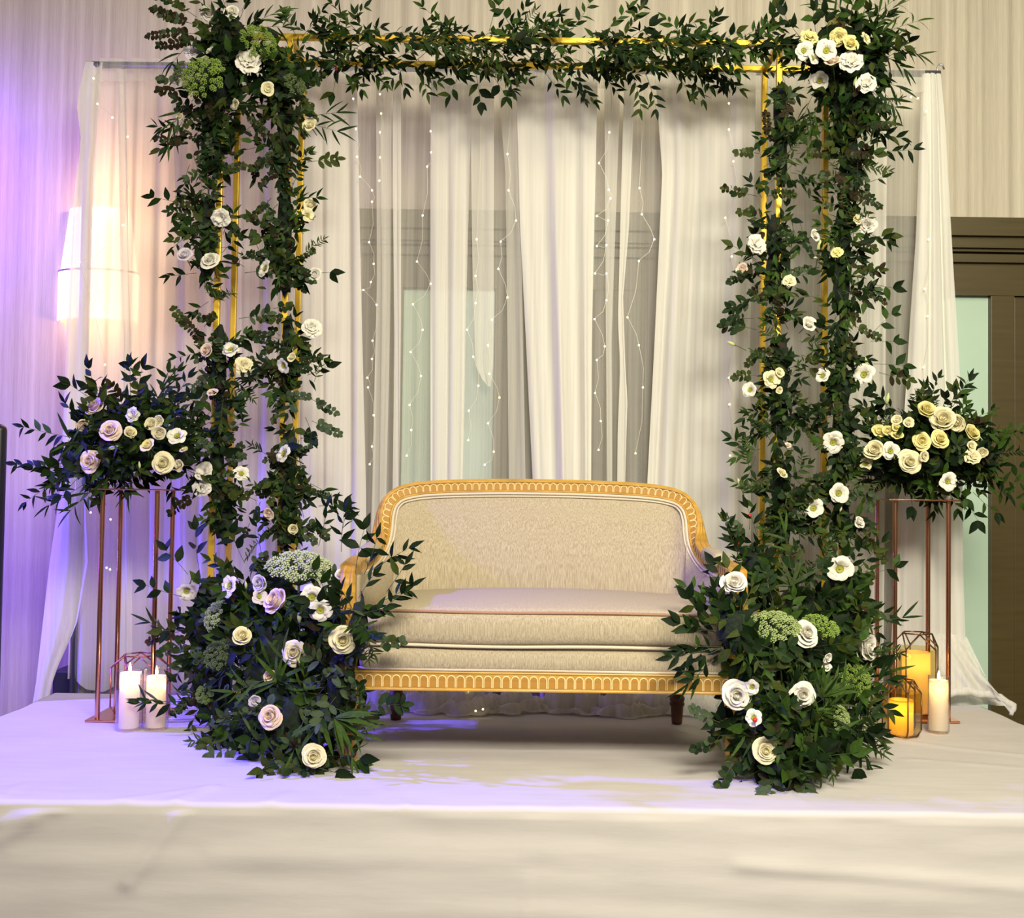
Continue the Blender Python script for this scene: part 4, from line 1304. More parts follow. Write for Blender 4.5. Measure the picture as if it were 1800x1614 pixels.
for px, py, Y, dx, dz, L, k, m in ((640, 1010, 3.5, .5, 1, .14, 'ruscus', 0), (660, 1000, 3.5, .8, .6, .14, 'ruscus', 0), (625, 1010, 3.6, .05, 1, .16, 'broad', 0), (660, 1080, 3.48, .9, .7, .15, 'ruscus', 0), (665, 1060, 3.48, .8, .35, .10, 'ruscus', 1), (680, 1040, 3.48, .6, .8, .11, 'ruscus', 0), (655, 1130, 3.5, 1, .1, .10, 'euc', 1), (640, 1240, 3.5, 1, .05, .14, 'sage', 0),
                                  (600, 970, 4.0, .0, 1, .16, 'ruscus', 0), (560, 960, 4.05, .3, 1, .15, 'ruscus', 0), (600, 940, 4.1, .2, 1, .1, 'broad', 0), (330, 1010, 4.2, -.6, .8, .14, 'broad', 0), (325, 1050, 4.2, -1, .2, .16, 'broad', 0), (350, 1000, 4.2, -.2, 1, .15, 'broad', 0), (460, 975, 4.1, -.2, 1, .13, 'ruscus', 0), (430, 990, 4.1, -.5, .9, .13, 'broad', 0), (320, 1110, 4.2, -1, -.1, .12, 'euc', 3),
                                  (330, 1240, 4.08, -1, .1, .18, 'ruscus', 1), (300, 1235, 4.06, -1, .2, .10, 'willow', 1), (310, 1120, 4.2, -.9, .6, .12, 'willow', 1), (440, 1310, 3.75, -1, -.1, .12, 'sage', 1), (560, 1250, 3.55, .8, -.5, .16, 'willow', 0), (575, 1240, 3.55, .9, -.3, .15, 'willow', 0), (540, 1250, 3.56, -.3, -.8, .14, 'willow', 0), (590, 1260, 3.55, .6, -.8, .14, 'willow', 0),
                                  (500, 1200, 3.7, .8, -.2, .16, 'willow', 0), (480, 1190, 3.7, -.8, -.3, .14, 'willow', 0), (490, 1190, 3.7, .2, .7, .10, 'willow', 2), (560, 1350, 3.5, .8, -.2, .08, 'broad', 0)):
    f.sprig(at(px, py, Y), Vector((dx, -.15, dz)), L, k, mi=m, droop=.15)
for px, py, Y, n, a0, a1, mi, sc in ((490, 1196, 3.70, 12, -30, 215, 0, .95), (588, 1262, 3.50, 9, -80, 25, 0, 1.15), (566, 1268, 3.51, 4, 200, 285, 0, 1.0), (520, 1215, 3.68, 6, -40, 30, 0, 1.0), (455, 1250, 3.72, 8, 120, 250, 1, .8), (500, 1085, 3.78, 5, 40, 140, 1, .9)):
    f.rosette(px, py, Y, n, a0, a1, 'blade', mi, sc)
f = FOL['FR'] = Foliage('floor_arrangement', onstage(1400, 1330), 'large floor arrangement of white roses and greens before the settee arm nearer the brown door', 'flower arrangement', 19, 'floor arrangements beside the settee')
f.blob(1325, 1005, 4.15, 40, 58, 24, [('ruscus', 4), ('broad', 2), ('fern', 1)], rz=.12, fill=50)
f.blob(1410, 1068, 4.15, 88, 52, 44, mixF, rz=.14, fill=60)
f.blob(1478, 1060, 4.20, 52, 74, 30, [('ruscus', 3), ('broad', 2), ('euc', 2)], rz=.13, fill=70)
f.blob(1370, 1150, 3.80, 100, 80, 62, mixF, rz=.16, fill=140)
f.blob(1465, 1180, 3.88, 72, 86, 54, [('fern', 3), ('ruscus', 3), ('broad', 1), ('willow', 1)], rz=.15, fill=100)
f.blob(1335, 1250, 3.58, 62, 80, 52, [('broad', 3), ('sage', 2), ('ruscus', 2)], rz=.13, fill=90)
f.blob(1400, 1290, 3.55, 84, 74, 62, [('broad', 3), ('ruscus', 2), ('fern', 2), ('willow', 1.4)], rz=.14, fill=120)
f.blob(1478, 1285, 3.80, 44, 62, 40, [('fern', 3), ('ruscus', 2), ('willow', 1)], rz=.11, fill=60)
f.blob(1290, 1110, 3.50, 44, 55, 36, [('broad', 3), ('ruscus', 3)], rz=.08, fill=40)
f.blob(1380, 1350, 3.46, 50, 34, 30, [('broad', 2), ('sage', 2), ('fern', 1)], rz=.09, fill=60)
for px, py, Y, dx, dz, L, k, m in ((1260, 1110, 3.46, -1, .15, .14, 'broad', 0), (1255, 1100, 3.46, -.7, .6, .12, 'broad', 0), (1250, 1140, 3.46, -1, -.3, .14, 'ruscus', 0), (1255, 1160, 3.46, -.8, -.7, .12, 'willow', 1), (1265, 1190, 3.45, -1, .05, .10, 'ruscus', 0), (1300, 980, 4.1, -.5, .9, .15, 'ruscus', 0), (1310, 950, 4.1, -.6, .8, .13, 'euc', 1), (1300, 1010, 4.0, -1, .2, .1, 'ruscus', 0),
                                  (1330, 940, 4.1, -.3, 1, .12, 'ruscus', 0), (1390, 1000, 4.05, -.2, 1, .14, 'willow', 0), (1410, 1040, 3.95, .4, .6, .14, 'sage', 0), (1440, 1000, 4.1, .3, 1, .12, 'fern', 1), (1510, 1000, 4.1, .6, .7, .14, 'ruscus', 0), (1530, 1010, 4.1, .9, .3, .1, 'broad', 0), (1530, 1090, 4.0, 1, .0, .12, 'willow', 1), (1535, 1130, 3.95, 1, -.3, .1, 'fern', 1),
                                  (1270, 1300, 3.5, -.9, -.3, .10, 'euc', 0), (1265, 1270, 3.5, -.9, .3, .10, 'euc', 1), (1290, 1340, 3.44, -.4, -.5, .10, 'euc', 0), (1500, 1220, 3.75, .9, -.4, .14, 'ruscus', 0), (1500, 1290, 3.7, .4, -.9, .12, 'willow', 1), (1430, 1240, 3.5, .8, .6, .16, 'willow', 0), (1410, 1270, 3.45, .5, -.9, .14, 'willow', 0), (1370, 1370, 3.4, .2, -.6, .09, 'broad', 0),
                                  (1345, 1190, 3.5, .5, .6, .13, 'sage', 0), (1340, 1200, 3.48, .3, -.8, .12, 'sage', 0), (1360, 1060, 3.9, -.3, .8, .12, 'sage', 0)):
    f.sprig(at(px, py, Y), Vector((dx, -.15, dz)), L, k, mi=m, droop=.15)

for px, py, Y, n, a0, a1, mi, sc in ((1425, 1250, 3.46, 6, -75, 20, 0, 1.0), (1440, 1225, 3.50, 5, 20, 80, 0, 1.0), (1410, 1300, 3.40, 6, -90, -10, 0, .9), (1390, 1030, 3.95, 7, 30, 160, 2, 1.0), (1350, 1085, 3.72, 5, 200, 340, 0, .8), (1490, 1300, 3.66, 5, -100, -10, 1, .9)):
    f.rosette(px, py, Y, n, a0, a1, 'blade', mi, sc)
# arrangements on the copper stands
mixV = [('ruscus', 4), ('broad', 2), ('fern', 1.2), ('sage', .8), ('willow', .4)]
f = FOL['VL'] = Foliage('stand_arrangement', LTOP, 'domed arrangement of pink and cream roses on the copper stand by the sconce', 'flower arrangement', 20, 'arrangements on the copper stands')
VY = LTOP.y
f.blob(225, 790, VY, 105, 66, 86, mixV, rz=.22, fill=210, spread=.7)
f.blob(160, 800, VY, 62, 58, 40, mixV, rz=.16, fill=70)
f.blob(300, 790, VY, 58, 60, 40, mixV, rz=.16, fill=70)
f.blob(240, 735, VY, 90, 50, 56, mixV, rz=.15, fill=70, up=.3)
for px, py, dx, dz, L, k, m in ((175, 700, -.4, 1, .13, 'broad', 0), (160, 700, -.9, .5, .10, 'broad', 0), (230, 700, 0, 1, .14, 'ruscus', 0), (240, 700, .2, 1, .12, 'broad', 0), (285, 710, .3, 1, .13, 'ruscus', 1), (300, 710, .6, .8, .13, 'ruscus', 0), (335, 740, .3, 1, .10, 'broad', 0), (130, 770, -1, .15, .19, 'ruscus', 0), (140, 740, -.6, .7, .10, 'ruscus', 0), (120, 820, -1, -.05, .19, 'ruscus', 0), (125, 840, -1, -.3, .20, 'ruscus', 0),
                              (130, 830, -1, .2, .16, 'broad', 0), (150, 850, -.8, -.6, .16, 'willow', 1), (165, 850, -.5, -.9, .14, 'willow', 1), (185, 850, .0, -1, .08, 'broad', 0), (335, 780, 1, .1, .08, 'euc', 1), (335, 830, 1, -.2, .08, 'ruscus', 0), (210, 845, .3, -.2, .06, 'broad', 2)):
    f.sprig(at(px, py, VY - .08), Vector((dx, -.2, dz)), L, k, mi=m, droop=.15)
f = FOL['VR'] = Foliage('stand_arrangement', RTOP, 'domed arrangement of cream roses on the copper stand by the brown door', 'flower arrangement', 21, 'arrangements on the copper stands')
VZ = RTOP.y
f.blob(1635, 805, VZ, 100, 70, 86, mixV, rz=.22, fill=230, spread=.7)
f.blob(1560, 810, VZ, 50, 58, 40, mixV, rz=.16, fill=70)
f.blob(1710, 810, VZ, 56, 60, 44, mixV, rz=.16, fill=80)
f.blob(1630, 750, VZ, 96, 42, 50, mixV, rz=.15, fill=60, up=.3)
for px, py, dx, dz, L, k, m in ((1660, 720, .6, .8, .16, 'ruscus', 0), (1675, 715, .5, 1, .14, 'ruscus', 0), (1620, 710, .1, 1, .08, 'ruscus', 0), (1570, 730, -.6, .8, .14, 'ruscus', 0), (1550, 740, -.8, .5, .12, 'ruscus', 0), (1730, 800, 1, .2, .14, 'fern', 1), (1735, 840, 1, -.2, .18, 'ruscus', 1), (1740, 780, .9, .4, .12, 'sage', 2), (1690, 870, .5, -.8, .12, 'broad', 0), (1710, 865, .6, -.7, .12, 'broad', 0),
                              (1600, 865, .1, -1, .07, 'broad', 0), (1545, 860, -.6, -.7, .1, 'euc', 1), (1740, 860, 1, -.3, .16, 'ruscus', 2), (1530, 760, -1, .3, .1, 'ruscus', 0)):
    f.sprig(at(px, py, VZ - .08), Vector((dx, -.2, dz)), L, k, mi=m, droop=.15)

# ------------------------------------------------------------------ flowers
PAL = {'white': (.74, .71, .62), 'cream': (.74, .68, .44), 'yellow': (.74, .66, .29), 'pink': (.74, .59, .47), 'lilac': (.62, .56, .62)}  # lilac: pale blooms standing in shade, that shade mixed into the petal colour
def petal_mat(name, c):
    m, nt, b = new_mat(name)
    b.inputs['Roughness'].default_value = .6
    b.inputs['Specular IOR Level'].default_value = .2
    b.inputs['Subsurface Weight'].default_value = .25
    b.inputs['Subsurface Radius'].default_value = (.01, .008, .005)
    b.inputs['Subsurface Scale'].default_value = .5
    b.inputs['Base Color'].default_value = (*c, 1)
    return m
M_PET = {k: petal_mat('petal_' + k, c) for k, c in PAL.items()}
M_EYE = pbr('flower_eye', (.30, .30, .03), .6)
M_SEP = pbr('sepal_green', (.07, .13, .03), .55)
M_LIME = pbr('lime_bud', (.56, .62, .26), .55)
M_UMB = [pbr('umbel_green', (.30, .38, .13), .7, var=.2, vscale=(60, 60, 60)), pbr('umbel_lime', (.20, .30, .045), .7, var=.2, vscale=(60, 60, 60)), pbr('umbel_dark', (.10, .14, .045), .7, var=.2, vscale=(60, 60, 60)), pbr('umbel_pale', (.44, .50, .27), .7, var=.2, vscale=(60, 60, 60))]
M_BERRY = pbr('red_berry', (.55, .03, .02), .3)

def petal(r0, r1, h, span, z0=0.0, curl=.0, ruffle=0.0, p=.7, nu=7, nv=6, seed=0):
    """one cupped petal of a flower of unit radius whose axis is z"""
    rnd = random.Random(seed)
    ph = rnd.uniform(0, 6.28)
    b = MB()
    def fn(u, v):
        a = (u * 2 - 1)
        vm = v * (1 - .16 * abs(a) ** 3)
        ang = a * R(span) * (.35 + .65 * math.sin(min(1, v * 1.25) * math.pi / 2))
        rad = r0 + (r1 - r0) * vm ** p
        z = z0 + h * math.sin(vm * math.pi / 2) - curl * max(0, v - .6) ** 2 * 3
        rad += curl * max(0, v - .65) * .5
        tip = max(0, v - .7) / .3
        rad *= 1 - .05 * tip * math.sin(a * 2.3 + ph) + .06 * tip * (1 - abs(a)) ** 2
        z += .05 * tip * math.sin(a * 3.1 + ph * 1.7)
        k = ruffle * v * v * math.sin(a * 7 + ph)
        rad *= 1 - .07 * a * a * v
        return Vector((math.sin(ang) * rad, math.cos(ang) * rad, z + k))
    b.grid(fn, nu, nv)
    return b
def spiral(r0, r1, h, turns, n=44):
    b = MB()
    def fn(u, v):
        a = u * turns * 2 * math.pi
        rad = (r0 + (r1 - r0) * u) * (.55 + .45 * math.sin(v * math.pi * .62) / .93)
        return Vector((math.cos(a) * rad, math.sin(a) * rad, h * v * (1 - .10 * (1 - u)) + .02 * math.sin(a * 2.6)))
    b.grid(fn, n, 4)
    b.lathe([(r1 * .9, h * .30), (r1 * .8, h * .60), (r1 * .45, h * .72), (.001, h * .78)], 12, caps=False)
    return b
FL_SPEC = {
    'rose': dict(tiers=[(3, petal(.10, .40, .78, 74, .02, .05, 0, .6, seed=1)), (4, petal(.16, .58, .70, 62, .0, .12, .02, .62, seed=2)), (5, petal(.18, .80, .56, 54, -.02, .20, .03, .7, seed=3)), (5, petal(.18, .98, .46, 52, -.06, .19, .04, .75, seed=4))], core=spiral(.03, .30, .80, 2.6)),
    'tight': dict(tiers=[(3, petal(.10, .50, .95, 72, .02, .03, 0, .5, seed=5)), (4, petal(.16, .72, .92, 62, .0, .10, .02, .5, seed=6)), (5, petal(.2, .95, .82, 54, -.06, .18, .03, .5, seed=7))], core=spiral(.03, .36, .98, 2.3)),
    'spray': dict(tiers=[(3, petal(.10, .52, .70, 74, .02, .06, 0, .55, seed=8)), (5, petal(.2, .98, .58, 56, -.04, .16, .05, .6, seed=9))], core=spiral(.04, .36, .70, 1.8, 26)),
    'open': dict(tiers=[(3, petal(.18, .74, .46, 52, .04, .12, .05, .9, seed=10)), (5, petal(.07, 1.0, .44, 46, .0, .20, .06, .8, seed=11))], core=None),
    'ruffled': dict(tiers=[(5, petal(.05, .45, .52, 60, .10, .04, .10, .6, seed=12)), (6, petal(.07, .72, .46, 48, .04, .10, .12, .7, seed=13)), (7, petal(.07, 1.0, .34, 42, .0, .16, .12, .8, seed=14))], core=None),
}
_cache = {}
def flower_meshes(typ, colr):
    if (typ, colr) not in _cache:
        S = FL_SPEC[typ]
        ts = [(n, b.mesh('petal', M_PET[colr])) for n, b in S['tiers']]
        core = S['core'].mesh('petal_spiral', M_PET[colr]) if S['core'] else None
        _cache[(typ, colr)] = (ts, core)
    return _cache[(typ, colr)]
eye = MB()
eye.lathe([(.31, .30), (.24, .22), (.12, .18), (.0, .17)], 10, caps=False)
eye.lathe([(.05, .05), (.045, .22), (.075, .25), (.05, .29), (0, .30)], 8)
for k in range(6):
    a = k * math.pi / 3
    eye.tube([Vector((.06 * math.cos(a), .06 * math.sin(a), .05)), Vector((.14 * math.cos(a), .14 * math.sin(a), .22))], .02, 4)
EYE = eye.mesh('flower_eye', M_EYE)
cal = MB()
cal.lathe([(.05, -.30), (.16, -.26), (.20, -.12), (.16, .0)], 8)
for k in range(5):
    a = k * 2 * math.pi / 5
    d = Vector((math.cos(a), math.sin(a), 0)); t = Vector((-math.sin(a), math.cos(a), 0))
    cal.add([d * .14 + t * .08 + Vector((0, 0, -.1)), d * .14 - t * .08 + Vector((0, 0, -.1)), d * .42 - t * .05 + Vector((0, 0, -.02)), d * .62 + Vector((0, 0, .02)), d * .42 + t * .05 + Vector((0, 0, -.02))], [(0, 1, 2, 3, 4)])
CAL = cal.mesh('calyx', M_SEP)
stm = MB(); stm.tube([Vector((0, 0, -.2)), Vector((.05, .03, -1.2)), Vector((.0, .0, -2.4))], .06, 5)
STM = stm.mesh('stem', M_STEM)
rf = random.Random(77)
def flower(fk, typ, colr, px, py, dia, label, tilt=None, group=None, Y=None, push=0.0):
    fol = FOL[fk]
    if Y is None: Y = fol.front(px, py) - .035 - push
    p = at(px, py, Y)
    rad = dia / 2 * Y / F * 1.0
    if tilt is None:
        d = Vector((rf.gauss(0, .50), -1, rf.gauss(.25, .40)))
    else:
        d = Vector((tilt[0], -1 if len(tilt) < 3 else tilt[2], tilt[1]))
    q = d.to_track_quat('Z', 'Y') @ Quaternion((0, 0, 1), rf.uniform(0, 6.28))
    names = {'rose': ('rose', 'rose'), 'tight': ('rose', 'rose'), 'spray': ('spray_rose', 'rose'), 'open': ('lisianthus', 'flower'), 'ruffled': ('carnation', 'flower')}
    nm, cat = names[typ]
    e = empty(nm, p, label, cat, group or {'LO': 'blooms on the post garlands', 'LI': 'blooms on the post garlands', 'RI': 'blooms on the post garlands', 'RO': 'blooms on the post garlands', 'TL': 'blooms on the arch corners', 'TR': 'blooms on the arch corners', 'FL': 'blooms in the floor arrangements', 'FR': 'blooms in the floor arrangements', 'VL': 'blooms on the copper stands', 'VR': 'blooms on the copper stands'}[fk])
    e.rotation_mode = 'QUATERNION'
    e.rotation_quaternion = q
    e.scale = (rad, rad, rad)
    BLOOMS.append((p, rad))
    ts, core = flower_meshes(typ, colr)
    lift = Matrix.Translation((0, 0, -.35))
    if core: inst('petal_spiral', core, lift, e)
    for t, (n, me) in enumerate(ts):
        off = rf.uniform(0, 6.28)
        for k in range(n):
            j = Matrix.Rotation(off + 2 * math.pi * k / n + rf.uniform(-.1, .1), 4, 'Z') @ Matrix.Rotation(rf.uniform(-.16, .12), 4, 'X') @ Matrix.Scale(rf.uniform(.86, 1.08), 4)
            inst('petal', me, lift @ j, e)
    if typ == 'open': inst('flower_eye', EYE, lift, e)
    inst('calyx', CAL, lift, e)
    inst('stem', STM, lift, e)
    return e
# bud
bm_ = MB()
def budfn(u, v):
    a = u * 2 * math.pi + v * 2.2
    t = v * math.pi
    r_ = .34 * math.sin(t) ** .8 * (1 - .35 * v) * (1 + .12 * math.sin(a * 3))
    return Vector((math.cos(a) * r_, math.sin(a) * r_, v * 1.8 - .8))
bm_.grid(budfn, 14, 9)
BUD = bm_.mesh('bud_petals', M_LIME)
BUDW = bm_.mesh('bud_petals', M_PET['cream'])
def bud(fk, px, py, L, label, d=(0, 1), white=False):
    Y = FOL[fk].front(px, py) - .012
    p = at(px, py, Y)
    s = L / 1.8 * Y / F
    e = empty('flower_bud', p, label, 'flower bud', 'closed flower buds')
    e.rotation_mode = 'QUATERNION'
    e.rotation_quaternion = Vector((d[0], -.3, d[1])).to_track_quat('Z', 'Y')
    e.scale = (s, s, s)
    BLOOMS.append((p, s * .4))
    inst('bud_petals', BUDW if white else BUD, Matrix.Identity(4), e)
    inst('calyx', CAL, Matrix.Translation((0, 0, -.62)) @ Matrix.Scale(.8, 4), e)
    inst('stem', STM, Matrix.Translation((0, 0, -.7)), e)
# umbels
fb = MB()
ru = random.Random(9)
for k in range(16):
    z = 1 - 1.25 * (k + .5) / 16
    a = k * 2.399
    rr = math.sqrt(max(0, 1 - z * z))
    c = Vector((rr * math.cos(a), rr * math.sin(a), z)) * .8
    s = ru.uniform(.26, .36)
    fb.add([c + Vector(v) * s for v in ((1, 0, 0), (-1, 0, 0), (0, 1, 0), (0, -1, 0), (0, 0, 1), (0, 0, -1))], [(0, 2, 4), (2, 1, 4), (1, 3, 4), (3, 0, 4), (2, 0, 5), (1, 2, 5), (3, 1, 5), (0, 3, 5)])
FLORET = [fb.mesh('floret_cluster', m, False) for m in M_UMB]
def umbel(fk, px, py, wpx, hpx, label, d=(0, -.5, 1), mi=0, n=42, deep=.5, push=0.0, cap=78):
    Y = FOL[fk].front(px, py) - .02 - push
    p = at(px, py, Y)
    rad = wpx / 2 * Y / F
    d = Vector(d).normalized()
    e = empty('umbel_flower', p, label, 'flower', 'green umbel flower heads')
    e.rotation_mode = 'QUATERNION'
    e.rotation_quaternion = d.to_track_quat('Z', 'Y')
    root = Vector((0, 0, -.55)) * rad
    BLOOMS.append((p + Vector((0, 0, rad * .1)), rad * (.8 if abs(d.z) < .6 else .45)))
    rays = MB()
    for k in range(n):
        t = R(cap) * math.sqrt((k + .5) / n)
        a = k * 2.399 + ru.uniform(-.2, .2)
        c = Vector((math.sin(t) * math.cos(a), math.sin(t) * math.sin(a), (math.cos(t) - .3) * deep * 1.4)) * rad
        s = rad * ru.uniform(.145, .195) * (42 / n) ** .5
        inst('floret_cluster', FLORET[mi], Matrix.Translation(c) @ Matrix.Rotation(ru.uniform(0, 6), 4, 'Z') @ Matrix.Scale(s, 4), e)
        rays.tube([root, root.lerp(c, .55) + c * .08, c], rad * .012, 3, caps=False)
    inst('rays', rays.mesh('rays', M_SEP), Matrix.Identity(4), e)
    st = MB(); st.tube([root, root + Vector((.1, .1, -.9)) * rad, root + Vector((.1, .2, -1.9)) * rad], rad * .04, 5)
    inst('stem', st.mesh('stem', M_SEP), Matrix.Identity(4), e)

